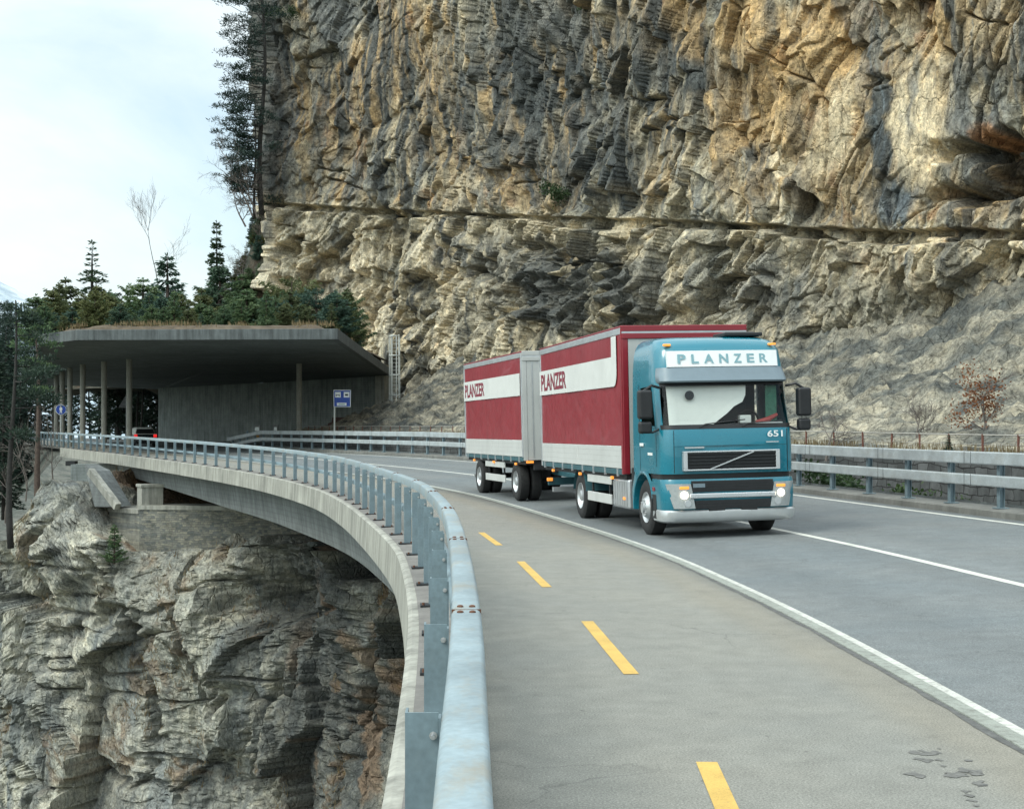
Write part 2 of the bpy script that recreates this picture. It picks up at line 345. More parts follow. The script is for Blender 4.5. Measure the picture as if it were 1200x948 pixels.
M = dict(
    path=asphalt('cycle path asphalt', (.198, .198, .178), (.222, .216, .188), [(.02, (.52, .55, .57)), (.05, (.82, .84, .85)), (.11, 1.), (.245, 1.02), (.275, (1.03, .985, .93)), (.295, (1.02, .98, .93)), (.315, (.80, .80, .80)), (.335, (.62, .62, .62))]),
    road=asphalt('road asphalt', (.142, .160, .165), (.166, .176, .174), [(.35, .98), (.42, .88), (.47, 1.02), (.53, 1.), (.575, .9), (.64, 1.08), (.72, .92), (.79, 1.02), (.86, .92), (.94, 1.02), (.98, .85)]),
    white=paint_line('white road paint', (.62, .62, .56), .12), strip=paint_line('worn white edge line', (.56, .56, .51), .22),
    yellow=paint_line('yellow road paint', (.62, .40, .10), .12),
    fascia=concrete('pale stained concrete', (.36, .355, .31), .38, False), girder=concrete('grey girder concrete', (.19, .205, .20), .3),
    ledge=concrete('ledge concrete', (.20, .19, .175), .15, False), kerb=concrete('kerb concrete', (.17, .17, .155), .2, False),
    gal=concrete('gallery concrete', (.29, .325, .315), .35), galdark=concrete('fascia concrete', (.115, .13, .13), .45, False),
    galv=galvanised('galvanised steel', (.25, .315, .34), .55, .1, .75), galvpost=galvanised('galvanised post', (.20, .27, .30), .5, .3, .12), galvr=galvanised('weathered galvanised steel', (.42, .46, .47), .5, .25, .3),
    bolt=plain('rusty bolt', (.13, .06, .035), .8, .2, .3, 40), steel=plain('bright bolt steel', (.55, .56, .56), .35, .8),
    rust=plain('rusty red post', (.15, .06, .042), .8, 0, .3, 9), wire=plain('weathered wire', (.38, .36, .32), .6, .3),
    rock=rock_mat('cliff rock'), rockl=rock_mat('gorge rock', 1.2),
    stone=masonry('coursed stone', (.30, .285, .225), (.13, .14, .135), (.17, .175, .16), 3.6),
    blocks=masonry('rough blocks', (.105, .11, .11), (.055, .06, .06), (.02, .02, .02), 1.7),
    teal=plain('teal cab paint', (.008, .17, .235), .28, .0, .03, .7, 0, .6, .06), tealdark=plain('teal chassis paint', (.03, .10, .12), .5, 0, .15, 5, 0, 0, .3),
    greyp=plain('grey visor paint', (.16, .21, .24), .35, 0, .05), black=plain('black plastic', (.012, .013, .014), .45, 0, .2, 8),
    rubber=plain('tyre rubber', (.018, .018, .018), .8, 0, .25, 14, .3), darkmetal=plain('dark chassis', (.02, .022, .024), .6, .2, .3),
    red=plain('red tarpaulin', (.27, .018, .028), .38, 0, .08, 1.6, .06, .15, .10), redf=plain('red frame paint', (.24, .014, .024), .35, 0, .06, 3, 0, .2),
    whitet=plain('white tarpaulin', (.66, .67, .64), .45, 0, .05, 2, .03, 0, .12), whitep=plain('white panel', (.56, .57, .55), .4, 0, .05, 2, 0, .1, .18),
    greyw=plain('pale grey panel', (.45, .46, .44), .5, 0, .06, 2, 0, 0, .2), alu=plain('aluminium', (.52, .54, .55), .38, .6, .1, 4, 0, 0, .2),
    silver=plain('silver bumper', (.50, .52, .52), .35, .35, .06, 4, 0, .2, .15), chrome=plain('chrome trim', (.62, .64, .65), .28, .6, .03, .8),
    signw=plain('white sign face', (.78, .80, .79), .4, 0, .03), signt=plain('blue grey lettering', (.20, .36, .40), .5, 0, .05), redt=plain('dark red lettering', (.22, .02, .04), .5, 0, .05),
    wtext=plain('white lettering', (.75, .76, .74), .5, 0, .03), orange=glow('amber lamp', (.9, .32, .05), .7), lampon=glow('lit headlamp', (1., .86, .66), 9.), tail=glow('red tail lamp', (.8, .02, .02), .8),
    lens=plain('lamp lens', (.42, .45, .45), .12, .3, .1, 20), windscreen=glass('windscreen glass', (.95, .98, .97), .6), sideglass=glass('side window glass', (.12, .16, .17), 1.4),
    shade=plain('white cab blind', (.86, .86, .80), .7, 0, .03), cabin=plain('dark cab interior', (.025, .045, .045), .8), cabgreen=plain('green cab curtain', (.05, .17, .11), .8, 0, .3, 12), cabred=plain('red dash cloth', (.42, .07, .06), .7),
    blue=plain('blue sign face', (.01, .06, .36), .4, 0, .05), signback=plain('sign back', (.24, .25, .26), .5, .3), ladder=plain('pale ladder paint', (.60, .62, .58), .5, 0, .1), poster=plain('poster paper', (.26, .27, .26), .7, 0, .25, 9),
    posterorange=plain('poster orange', (.42, .22, .05), .7), postery=plain('yellow post', (.55, .38, .04), .6), carp=plain('dark car paint', (.02, .025, .03), .25, .2, .05, 3, 0, .6), stainred=plain('faded red paint', (.12, .07, .065), .9, 0, .3, 3),
    bark=plain('pine bark', (.085, .062, .05), .95, 0, .35, 7, .6), barkd=plain('dark bark', (.035, .033, .03), .95, 0, .3, 8, .5), twig=plain('bare twigs', (.15, .13, .115), .9),
    spruce=foliage('spruce needles', (.03, .06, .04), (.075, .115, .06)), pine=foliage('pine needles', (.052, .105, .056), (.14, .20, .09)), darkpine=foliage('dark pine needles', (.018, .036, .030), (.045, .075, .055)),
    grass=foliage('dry grass', (.17, .125, .07), (.28, .22, .125), .3), green=foliage('green shrub leaves', (.025, .05, .02), (.06, .10, .035)), rustleaf=foliage('rust brown leaves', (.17, .06, .025), (.28, .12, .05)),
)
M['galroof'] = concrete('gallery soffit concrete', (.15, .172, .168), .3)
M['tar'] = plain('dark tar joint', (.105, .105, .10), .9, 0, .4, 12, .5)
M['kerbstone'] = paint_line('grey green kerb stone', (.30, .32, .28), .25)
M['oil'] = plain('dark oil drips', (.13, .128, .118), .6, 0, .3, 20)
M['pineolive'] = foliage('olive pine needles', (.06, .085, .035), (.15, .165, .07))
M['pineblue'] = foliage('blue green pine needles', (.034, .075, .055), (.09, .15, .105))
M['terrain'] = plain('earth and dry litter', (.095, .072, .048), .95, 0, .45, 1.6, .8)
M['rubble'] = plain('grey rubble ground', (.17, .165, .145), .95, 0, .5, 3., .9)
M['valley'] = plain('valley ground', (.075, .085, .065), .95, 0, .4, .02)
# ================================================================== THE ROAD
_rail = np.array([(0.25, -14), (0.12, -6), (0.0, 0), (-.10, 2.84), (-.195, 6.04), (-.374, 9.87), (-.615, 13.8), (-.99, 17.9), (-1.5, 22.2), (-2.65, 29.0), (-4.0, 36),
                  (-5.85, 43.5), (-9.2, 53), (-14.0, 63.5), (-22.2, 80), (-30.9, 97), (-38.3, 113), (-47, 134), (-58, 160), (-72, 195)])
def _cr(P, n=24):
    out = []
    for i in range(len(P)-1):
        p0 = P[max(i-1, 0)]; p1 = P[i]; p2 = P[i+1]; p3 = P[min(i+2, len(P)-1)]
        for t in np.linspace(0, 1, n, endpoint=False):
            out.append(.5*((2*p1)+(-p0+p2)*t+(2*p0-5*p1+4*p2-p3)*t*t+(-p0+3*p1-3*p2+p3)*t**3))
    out.append(P[-1]); return np.array(out)
_d = _cr(_rail)
for _ in range(30): _d[1:-1] = .25*_d[:-2]+.5*_d[1:-1]+.25*_d[2:]
_s = np.concatenate([[0], np.cumsum(np.hypot(*np.diff(_d, axis=0).T))])
S_END = _s[-1]
def path(s):
    x = np.interp(s, _s, _d[:, 0]); y = np.interp(s, _s, _d[:, 1])
    tx = np.interp(s+.4, _s, _d[:, 0])-np.interp(s-.4, _s, _d[:, 0]); ty = np.interp(s+.4, _s, _d[:, 1])-np.interp(s-.4, _s, _d[:, 1])
    n = np.hypot(tx, ty); return x, y, tx/n, ty/n
def zr(Y):
    f = lambda y: np.interp(y, [-20, 30, 36, 43.5, 53, 63.5, 80, 97, 125, 160, 220], [0, 0, .03, .09, .2, .35, .56, .74, .9, 1., 1.1])
    return (f(Y-3)+f(Y)+f(Y+3))/3
def bank(Y): return np.interp(Y, [0, 20, 50, 66, 90], [.028, .028, .042, .036, .012])
def strip_off(Y): return np.interp(Y, [0, 8, 16, 26, 40, 60], [3.45, 3.5, 3.72, 3.95, 4.05, 4.05])
def mid_off(Y): return np.interp(Y, [0, 17, 27, 50, 70], [7.0, 7.0, 7.15, 7.35, 7.5])
RIGHT = 11.5
def s_of_Y(Y): return float(np.interp(Y, _d[:, 1], _s))
def rp(s, off, dz=0.):
    """a point of the road: along s, off metres right of the railing"""
    x, y, tx, ty = path(s)
    z = zr(y)+bank(y)*np.maximum(0, off-strip_off(y))
    return x+off*ty, y-off*tx, z+dz
def sweep(s, cols):
    """grid from columns of (off, dz); off may be a function of Y"""
    y = path(s)[1]; V = []
    for off, dz in cols:
        o = off(y) if callable(off) else np.full(len(s), float(off))
        V.append(np.stack(rp(s, o, dz), 1))
    V = np.stack(V, 1); return V.reshape(-1, 3), grid_q(len(s), len(cols), True)
def sheet(name, s0, s1, cols, m, step=.6, kind='structure', parent=None, smooth=False):
    s = np.linspace(s0, s1, max(2, int((s1-s0)/step)+1))
    V, Q = sweep(s, cols)
    me = mesh_np(name, V, Q, smooth)
    if name in ('cycle_path', 'road'):
        y = path(s)[1]; a = np.stack([(f(y) if callable(f) else np.full(len(s), f))/12. for f, _ in cols], 1).ravel(); add_col(me, np.stack([a, a, a], 1))
    o = link(name, me, m, parent)
    return tag(o, kind=kind) if kind else o

sheet('cycle_path', 0, S_END, [(.05, 0), (1.5, 0), (2.6, 0), (lambda y: strip_off(y)-.05, 0)], M['path'])
sheet('road', 0, S_END, [(lambda y: strip_off(y)-.05, 0), (5.2, 0), (mid_off, 0), (9.2, 0), (RIGHT+.32, 0)], M['road'])
wob = lambda y: strip_off(y)-.125-.06*fbm(y*2.3, y*0, 5, 31)
sheet('kerb_joint', 0, s_of_Y(60), [(wob, .003), (lambda y: strip_off(y)-.09, .0035)], M['tar'], .12)
sheet('edge_kerb', 0, S_END, [(lambda y: strip_off(y)-.10, .0), (lambda y: strip_off(y)-.098, .012), (lambda y: strip_off(y)+.03, .012), (lambda y: strip_off(y)+.032, .0)], M['kerbstone'])
sheet('road_edge_marking', 0, S_END, [(lambda y: strip_off(y)+.034, .007), (lambda y: strip_off(y)+.115, .007)], M['strip'])
_m = MB(); _r = np.random.RandomState(3)
for _ in range(22):
    _p = W(_r.uniform(1060, 1165), _r.uniform(868, 946), CZ*F/(_r.uniform(868, 940)-HOR)); _n = 9; _a = _r.uniform(.006, .022)
    _px = _r.uniform(1062, 1160); _py = 872+(_px-1062)*.62+_r.normal()*14; _Y = CZ*F/(_py-HOR); _x = (_px-600)/F*_Y
    _m.add([(_x+_a*2.2*(1+.4*_r.normal())*math.cos(t), _Y+_a*2.6*(1+.4*_r.normal())*math.sin(t), .0022+.00009*_) for t in np.linspace(0, 2*PI, _n, endpoint=False)], [tuple(range(_n))])
tag(_m.build('oil_stains', M['oil']), kind='stuff')
sheet('road_centre_marking', 0, s_of_Y(96), [(lambda y: mid_off(y)-.075, .004), (lambda y: mid_off(y)+.075, .004)], M['white'])
sheet('road_side_marking', 0, s_of_Y(96), [(RIGHT-.20, .004), (RIGHT-.05, .004)], M['white'])
# yellow dashes on the cycle path: they follow their own slightly wandering line
def dash(px0, py0, px1, py1):
    a = W(px0, py0, CZ*F/(py0-HOR)); b = W(px1, py1, CZ*F/(py1-HOR))
    return a, b
for k, (a, b) in enumerate([(dash(868, 985, 828, 893)), dash(740, 790, 688, 728), dash(641, 688, 610, 658), dash(585, 639, 564, 624)]):
    a = Vector((a[0], a[1], .004)); b = Vector((b[0], b[1], .004)); d = (b-a).normalized(); sd = Vector((d.y, -d.x, 0))*.062
    n = 10; V = []
    for i in range(n+1):
        p = a.lerp(b, i/n); V += [p-sd, p+sd]
    o = link('cycle_path_marking', mesh_np('cycle_path_marking', V, grid_q(n+1, 2, True)), M['yellow']); tag(o, kind='structure')
# kerb on the far side
sheet('kerb', 0, s_of_Y(98), [(RIGHT+.30, -.02), (RIGHT+.31, .12), (RIGHT+.34, .14), (RIGHT+1.0, .15), (RIGHT+1.02, -.3)], M['kerb'])

# ================================================================== THE BRIDGE
BR = empty('road_bridge', (0, 0, 0), 0, 'curved concrete road bridge with pale stained edge beam spanning the gorge', 'bridge')
S0 = 0; S1 = s_of_Y(96)
LZ = .17
sheet('edge_beam', S0, S1, [(.06, -.05), (.055, LZ-.02), (.03, LZ), (-.36, LZ-.02), (-.40, LZ-.04), (-.43, -.42), (-.43, -.44), (-.30, -.46), (.5, -.46)], M['fascia'], .5, None, BR)
sheet('ledge', S0, S1, [(.02, LZ+.006), (-.30, LZ-.010)], M['ledge'], .5, None, BR)
sheet('deck_slab', S0, S1, [(.5, -.461), (.55, -.44), (12.4, -.2), (12.5, .2)], M['girder'], .8, None, BR)
def gd(y): return -np.interp(y, [0, 20, 50, 62, 80], [1.9, 1.9, 1.85, 1.7, 1.2])
def girder():
    s = np.linspace(S0, s_of_Y(83), 180); y = path(s)[1]; V = []
    for off, top in ((.45, 1), (.62, 0), (5.8, 0), (6., 1)):
        dz = np.full(len(s), -.452) if top else gd(y)
        x, yy, z = rp(s, np.full(len(s), off)); V.append(np.stack([x, yy, zr(y)+dz], 1))
    V = np.stack(V, 1); return V.reshape(-1, 3), grid_q(len(s), 4, False)
v, q = girder(); link('girder', mesh_np('girder', v, q), M['girder'], BR)
# joints in the edge beam are narrow grooves of shadow: thin recessed strips every 6 m
# the pier and abutment
m = MB(); m.box(-.56, .56, -.6, .6, -1.6, 0); m.box(-.62, .62, -.66, .66, -.12, .04)
o = m.build('pier', M['fascia'], BR, .03); x, y, z = W(176, 572, 73.5); o.location = (x, y, z+.18); o.rotation_euler = (0, 0, .45)
m = MB(); a = W(106, 552, 74.6); b = W(138, 594, 72.9)
A = Vector(a); B = Vector(b)
m.bar(A, B, .34, .4); o = m.build('abutment_wing', M['fascia'], BR, .03)
m = MB(); P = [W(98, 545, 75.6), W(112, 552, 74.9), W(137, 594, 73.2), W(110, 594, 74.2)]
n = Vector((.35, 1.5, 0)); m.add([Vector(p)+Vector((0, .12, 0)) for p in P]+[Vector(p)+n for p in P], [(0, 1, 2, 3), (7, 6, 5, 4), (0, 4, 5, 1), (1, 5, 6, 2), (2, 6, 7, 3), (3, 7, 4, 0)])
m.build('abutment_face', M['girder'], BR)
m = MB(); x0, y0, _ = W(88, 520, 84); 
m.add([(-26.2, 83.6, -4.2), (-12, 89, -4.2), (-12, 89, .02), (-26.2, 83.6, .02), (-26.2, 85, -4.2), (-12, 91, -4.2), (-12, 91, .02), (-26.2, 85, .02)], [(0, 1, 2, 3), (4, 7, 6, 5), (0, 4, 5, 1), (1, 5, 6, 2), (2, 6, 7, 3), (3, 7, 4, 0)])
m.build('abutment_back', M['gal'], BR)
m = MB(); m.box(-.3, .3, -.3, .3, -.3, 0); o = m.build('bearing', M['darkmetal'], BR, .02); o.location = W(84, 540, 88)

# ================================================================== THE RAILING ON THE GORGE SIDE
RT = 1.17                                                  # top of the railing above the path
RL = empty('bridge_railing', (0, 0, 0), 0, 'galvanised steel box-beam railing on posts curving along the gorge edge of the bridge', 'railing')
S2 = s_of_Y(118)
def beam(name, off0, off1, z0, z1, m, parent, s0, s1, bank_free=True, ch=.018, step=.4):
    s = np.linspace(s0, s1, int((s1-s0)/step)+1)
    c = [(off0, z0), (off0, z1-ch), (off0+ch*.4, z1-ch*.35), (off0+ch, z1), (off1-ch, z1), (off1-ch*.4, z1-ch*.35), (off1, z1-ch), (off1, z0), (off0, z0)]
    V, Q = sweep(s, c)
    o = link(name, mesh_np(name, V, Q, True), m, parent); set_sharp(o.data, 60); return o
beam('top_rail', -.063, .063, RT-.13, RT, M['galv'], RL, .5, S2)
beam('lower_rail', -.05, .05, RT-.60, RT-.50, M['galvpost'], RL, .5, S2)
def post_mesh(h, w=.095, d=.08, t=.008):
    m = MB()
    m.box(-w, 0, -t/2, t/2, 0, h)                           # web facing along the road
    m.box(-w-t, -w, -t/2, d, 0, h); m.box(-.001, t, -t/2, d, 0, h-.02)
    return m
pm = post_mesh(RT-.10-LZ).build('post', M['galvpost'], RL)
bp = MB().box(-.19, .03, -.11, .11, 0, .018).build('base_plate', M['darkmetal'], pm)
for dx in (-.16, 0):
    b = MB().lathe([(0, .0), (0, .014), (.025, .014), (.025, 0)], (dx, -.08, .018), 'z', 6).build('anchor_bolt', M['bolt'], pm)
bt = MB().lathe([(-.03, 0), (-.03, .007), (0, .007), (0, .013), (.009, .012), (.009, 0)], (-.016, -.010, RT-LZ-.17), 'y', 8).build('bolt', M['steel'], pm)
first = True; s = 18.05
sy = s_of_Y(4.35)
k0 = -2; i = k0
while True:
    s = sy+2.0*i; i += 1
    if s > S2: break
    x, y, z = rp(s, -.085, LZ-.004); _, _, tx, ty = path(s)
    if first: p = pm; first = False
    else: p = copy_tree(pm, RL)
    p.location = (x, y, z); p.rotation_euler = (0, 0, math.atan2(ty, tx)-PI/2)
# joints of the top rail: four rusty bolts and a thin gap plate every 4 m
sj = s_of_Y(6.04)
jm = None
for i in range(-1, 26):
    s = sj+4.05*i
    if s > S2-3: break
    x, y, z = rp(s, 0., RT); _, _, tx, ty = path(s)
    if jm is None:
        jm = MB().box(-.0635, .0635, -.0025, .0025, -.02, .0015).build('joint_seam', M['bolt'], RL); j = jm
        for dx in (-.026, .026):
            for dy in (-.10, .09): MB().lathe([(0, 0), (0, .0145), (.006, .0135), (.009, .007), (.009, 0)], (dx, dy, 0), 'z', 10).build('bolt', M['bolt'], jm)
    else: j = copy_tree(jm, RL)
    j.location = (x, y, z); j.rotation_euler = (0, 0, math.atan2(ty, tx)-PI/2)

# ================================================================== THE GUARDRAIL ON THE CLIFF SIDE
GR = empty('cliff_side_guardrail', (0, 0, 0), 0, 'weathered double-beam guardrail on the kerb between the road and the cliff', 'guardrail')
GO = RIGHT+.55
ga, gb = s_of_Y(2), s_of_Y(99)
beam('upper_beam', GO-.10, GO+.02, 1.02-.17, 1.02+.15, M['galvr'], GR, ga, gb) if False else None
def gbeam(name, z0, z1):
    s = np.linspace(ga, gb, int((gb-ga)/.6)+1)
    zt = np.interp(s, [gb-9, gb-1], [0, -.55])            # the beams dip to the ground at their far end
    c = [(GO-.09, z0), (GO-.10, z0+.02), (GO-.10, z1-.02), (GO-.09, z1), (GO+.02, z1), (GO+.02, z0), (GO-.09, z0)]
    V, Q = sweep(s, c); V = V.reshape(len(s), len(c), 3); V[:, :, 2] += zt[:, None]
    o = link(name, mesh_np(name, V.reshape(-1, 3), Q), M['galvr'], GR)
gbeam('upper_beam', .15+.88, .15+1.13); gbeam('lower_beam', .15+.44, .15+.66)
m = MB(); m.box(-.05, .05, -.004, .004, 0, 1.08); m.box(-.055, -.045, -.06, .06, 0, 1.08); m.box(.045, .055, -.06, .06, 0, 1.08); m.box(-.12, .12, -.13, .13, 0, .02)
gp = m.build('guardrail_post', M['galvpost'], GR)
gj = None
sg = s_of_Y(24.2)-22; first = True
while sg < gb-1:
    x, y, z = rp(sg, GO+.08, .15); _, _, tx, ty = path(sg)
    if sg > ga:
        p = gp if first else copy_tree(gp, GR); first = False
        p.location = (x, y, z-(.45 if sg > gb-5 else 0)); p.rotation_euler = (0, 0, math.atan2(ty, tx)-PI/2)
    sg += 2.0
sg = s_of_Y(27.1)-20.2
while sg < gb-12:
    for zc, h in ((.15+1.005, .25), (.15+.55, .22)):
        x, y, z = rp(sg, GO-.103, zc); _, _, tx, ty = path(sg)
        if gj is None:
            gj = MB().box(-.003, .002, -.14, -.134, -h/2, h/2).box(-.003, .002, .134, .14, -h/2, h/2).build('splice_seam', M['darkmetal'], GR); p = gj
        else: p = copy_tree(gj, GR)
        p.location = (x, y, z); p.rotation_euler = (0, 0, math.atan2(ty, tx)-PI/2)
    sg += 4.05

# ================================================================== THE OLD ROAD'S WALL, TERRACE AND RUSTY FENCE
WO = 15.6
s = np.linspace(0, s_of_Y(100), 640)
def terr_z(s, off):
    x, y, z = rp(s, np.full(len(s), RIGHT+.0)); return z
def strip_mesh(cols):
    V = []
    for off, dz, ns in cols:
        x, y, z = rp(s, np.full(len(s), float(off))); z0 = rp(s, np.full(len(s), RIGHT))[2]
        V.append(np.stack([x, y, z0+dz+ns*(fbm(x*.9, y*.9, 4, 5)-.5+.5*tri(x*.6, y*.6, 6)+.36*tri(x*1.9, y*1.9, 7)+.22*tri(x*3.9, y*3.9, 8)+.25*(ridge(x*1.2, y*1.2, 3, 9)-.5))], 1))
    V = np.stack(V, 1); return V.reshape(-1, 3), grid_q(len(s), len(cols), True)
v, q = strip_mesh([(RIGHT+.95, .05, 0), (RIGHT+1.3, -.25, .3), (RIGHT+2.2, -.6, .5), (RIGHT+3.1, -.7, .5), (WO+.1, -.6, .3)])
tag(link('verge', mesh_np('verge', v, q), M['rubble']), kind='structure')
v, q = strip_mesh([(WO, -1.0, 0), (WO, .2, 0), (WO, .98, .1), (WO+.06, 1.04, .12), (WO+.5, 1.05, .1)])
o = link('old_retaining_wall', mesh_np('old_retaining_wall', v, q), M['blocks'])
tag(o, 'low dark rough block retaining wall seen through the cliff-side guardrail', 'retaining wall')
v, q = strip_mesh([(WO+.45, 1.05, .1)]+[(WO+.8+t, 1.1+.024*t*t+.05*t, min(1.3, .2+.2*t)) for t in np.linspace(0, 17, 90)])
def terrace_colour(v):
    x, y, z = v.T; n = fbm(x*.8, y*.8+z, 5, 8)[:, None]; n2 = fbm(x*2.5+z, y*2.5, 5, 9)[:, None]; t = np.clip((n-.35)/.3, 0, 1)
    return (np.array((.10, .104, .095))*(1-t)+np.array((.29, .265, .205))*t)*(.4+1.2*n2)
_me = mesh_np('terrace', v, q); add_col(_me, terrace_colour(v)); tag(link('terrace', _me, M['rock']), kind='structure')
TERR = v.copy()
def terrace_z(x, y): return float(TERR[np.argmin((TERR[:, 0]-x)**2+(TERR[:, 1]-y)**2), 2])
FN = empty('rusty_fence', (0, 0, 0), 0, 'low old fence of rusty red posts and pale rail above the block wall', 'fence')
fm = None; sf = s_of_Y(14)
pts = []
while sf < s_of_Y(94):
    x, y, z = rp(sf, WO+.7); z = rp(sf, RIGHT)[2]+1.05
    if fm is None: fm = MB().box(-.022, .022, -.022, .022, -.1, .55).build('fence_post', M['rust'], FN); p = fm
    else: p = copy_tree(fm, FN)
    p.location = (x, y, z); p.rotation_euler = (R.uniform(-.04, .04), R.uniform(-.04, .04), R.uniform(0, 1)); pts.append((x, y, z+.53)); sf += 1.55
MB().tube(pts, .022, 6).build('fence_rail', M['wire'], FN)
MB().tube([(p[0], p[1], p[2]-.25) for p in pts], .008, 4).build('fence_wire', M['wire'], FN)
# ================================================================== THE CLIFF ABOVE THE ROAD
def polyline(P, n):
    P = _cr(np.array(P, float), 30)
    for _ in range(40): P[1:-1] = .25*P[:-2]+.5*P[1:-1]+.25*P[2:]
    d = np.concatenate([[0], np.cumsum(np.hypot(*np.diff(P, axis=0).T))])
    return P, d
CREAM = np.array((.53, .44, .295)); WHITE = np.array((.60, .53, .39)); OCHRE = np.array((.41, .275, .13)); GREY = np.array((.15, .152, .14)); DARK = np.array((.068, .073, .070)); BLUE = np.array((.115, .135, .145)); RUSTY = np.array((.33, .16, .07)); MIDG = np.array((.29, .265, .20))
def build_cliff():
    P, d = polyline([(-37, 215), (-28.5, 163), (-24.3, 138.5), (-22.6, 132), (-14, 127), (-5.8, 119), (1.5, 101), (8.5, 84), (16, 71), (23, 60), (30, 51), (36, 44), (42, 34)], 0)
    # columns of the grid are denser where the photo looks
    dd = np.linspace(0, d[-1], 6000); pp_ = 600+F*np.interp(dd, d, P[:, 0])/np.interp(dd, d, P[:, 1])
    i0 = int(np.argmin(np.where(dd < d[-1]*.5, abs(pp_-322), 1e9))); mono = np.maximum.accumulate(pp_[i0:])
    su = np.concatenate([np.linspace(0, dd[i0], 50, endpoint=False), np.interp(np.linspace(322, 1290, 1060), mono, dd[i0:]), ])
    su = np.unique(np.concatenate([su, np.linspace(su[-1]+.05, d[-1], 70)]))
    bx = np.interp(su, d, P[:, 0]); by = np.interp(su, d, P[:, 1])
    tx = np.gradient(bx, su); ty = np.gradient(by, su); n = np.hypot(tx, ty); nx = ty/n*1.; ny = -tx/n
    # outward is towards the road (to the camera): for a path running to +x, -y the left-hand normal points away
    nx, ny = ty/n, -tx/n
    NVV = 640
    t = np.linspace(0, 1, NVV)
    ztop = CZ+545*by/F; zbot = -1.5
    Z = zbot+(ztop-zbot)[:, None]*t[None, :]
    U = np.repeat(su[:, None], NVV, 1); BX = bx[:, None]+0*Z; BY = by[:, None]+0*Z
    px = 600+F*BX/BY; py = HOR-F*(Z-CZ)/BY
    mp = BY/F                                                 # metres per photo pixel there
    # warp
    wx = U+1.3*(fbm(U*.16, Z*.16, 2, 1)-.5)*2+.10*(fbm(U*1.3, Z*1.3, 3, 2)-.5)*2
    wz = Z+1.3*(fbm(U*.16, Z*.16, 2, 3)-.5)*2+.10*(fbm(U*1.3, Z*1.3, 3, 4)-.5)*2
    lp = np.interp(px, [200, 312, 450, 600, 750, 900, 1000, 1100, 1250], [236, 238, 245, 252, 257, 263, 270, 271, 266])
    q = (lp-py)*mp                                             # metres above the ledge
    above = sstep(-.6, .9, q); low = 1-above
    H = (fbm(U*.07, Z*.05, 3, 8)-.5)*3.2
    # ---- upper wall: tall leaning panels, flutes
    def panel(cx, cz, rot, s, amp, slx, sly, bias=0.):
        c, si = math.cos(rot), math.sin(rot)
        a = (wx*c+wz*si)/cx; b = (-wx*si+wz*c)/cz
        dx, dy, h1, h2, h3, e = facets(a, b, s)
        return amp*(h1-.5)*2+slx*cx*dx*(h2-.5)*2+(sly*(h3-.5)*2+bias)*cz*dy, e, h1, h2
    def tf(cx, cz, rot, sd):
        c, si = math.cos(rot), math.sin(rot); return tri((wx*c+wz*si)/cx, (-wx*si+wz*c)/cz, sd)
    u1, e1, a1, b1 = panel(5.5, 12, .22, 21, .34, .12, .05)
    u2, e2, a2, b2 = panel(2.1, 5.2, -.30, 31, .17, .16, .10, -.04)
    u3, e3, a3, b3 = panel(.85, 2.1, -.45, 41, .07, .25, .15, -.08)
    flu = (ridge(wx*.42-wz*.1, wz*.07, 3, 51)-.5)
    up = u1*1.2+u2*1.6+u3*1.5+flu*.25+1.1*tf(5.5, 9, -.2, 52)+.75*tf(2.4, 4.6, -.35, 53)+.42*tf(1.1, 2.2, -.5, 54)+.24*tf(.48, .95, -.35, 48)+.11*tf(.22, .4, -.5, 49)
    # ---- lower wall: slabs leaning like /, bright faces and dark undercuts
    l1, f1, c1, d1 = panel(2.4, 6.0, -.42, 61, .42, .34, .06, -.07)
    l2, f2, c2, d2 = panel(1.15, 3.0, -.5, 71, .24, .38, .08, -.09)
    l3, f3, c3, d3 = panel(.5, 1.3, -.45, 81, .07, .4, .12, -.09)
    lo = l1*1.3+l2*1.7+l3*1.7+1.2*tf(3.2, 6.5, -.4, 55)+.9*tf(1.5, 4.0, -.5, 56)+.48*tf(.75, 2.2, -.4, 57)+.26*tf(.36, .9, -.6, 58)+.12*tf(.18, .4, -.3, 59)
    ck = lambda e, w: sstep(w, 0, e)
    up = up-.5*ck(e1, .02)-.5*ck(e2, .04)*sstep(.2, .5, b2)-.3*ck(e3, .06)*sstep(.2, .6, b3); lo = lo-.5*ck(f1, .03)-.34*ck(f2, .04)*sstep(.2, .5, d2)-.16*ck(f3, .05)*sstep(.3, .6, d3)
    def blob(cx, cy, rx, ry, rot=0., p=2.):
        c, s_ = math.cos(rot), math.sin(rot)
        jx = px+18*(fbm(U*.9, Z*.9, 4, 90)-.5)*2; jy = py+18*(fbm(U*.9, Z*.9, 4, 93)-.5)*2
        a = ((jx-cx)*c+(jy-cy)*s_)/rx; b = (-(jx-cx)*s_+(jy-cy)*c)/ry
        return np.exp(-np.minimum((a*a+b*b)**p, 40))
    rub = np.clip(blob(1130, 430, 240, 95)+blob(1000, 455, 160, 60), 0, 1)      # crumbling grey foot of the wall
    strat = blob(690, 345, 110, 60, .15)                                       # dark layered pocket
    smooth = np.clip(blob(1085, 150, 62, 85)+.8*blob(990, 150, 22, 70, .2)+.6*blob(470, 60, 60, 60), 0, 1)
    rg = 1.0*tf(1.6, 1.5, -.5, 156)+.6*tf(.7, .6, -.5, 157)+.34*tf(.33, .28, -.4, 158)+.16*tf(.16, .14, 0, 159)+.5*(fbm(wx*.35, wz*.35, 4, 58)-.5)*2
    lo = lo*(1-.65*rub)+rg*rub
    sd = .28*(np.abs(((wz*.95-wx*.34)*.95+1.2*(fbm(U*.35, Z*.35, 3, 59))) % 1-.5)*2-.5)*2
    lo = lo*(1-.25*strat)+(sd+.2*l2)*strat*1.5
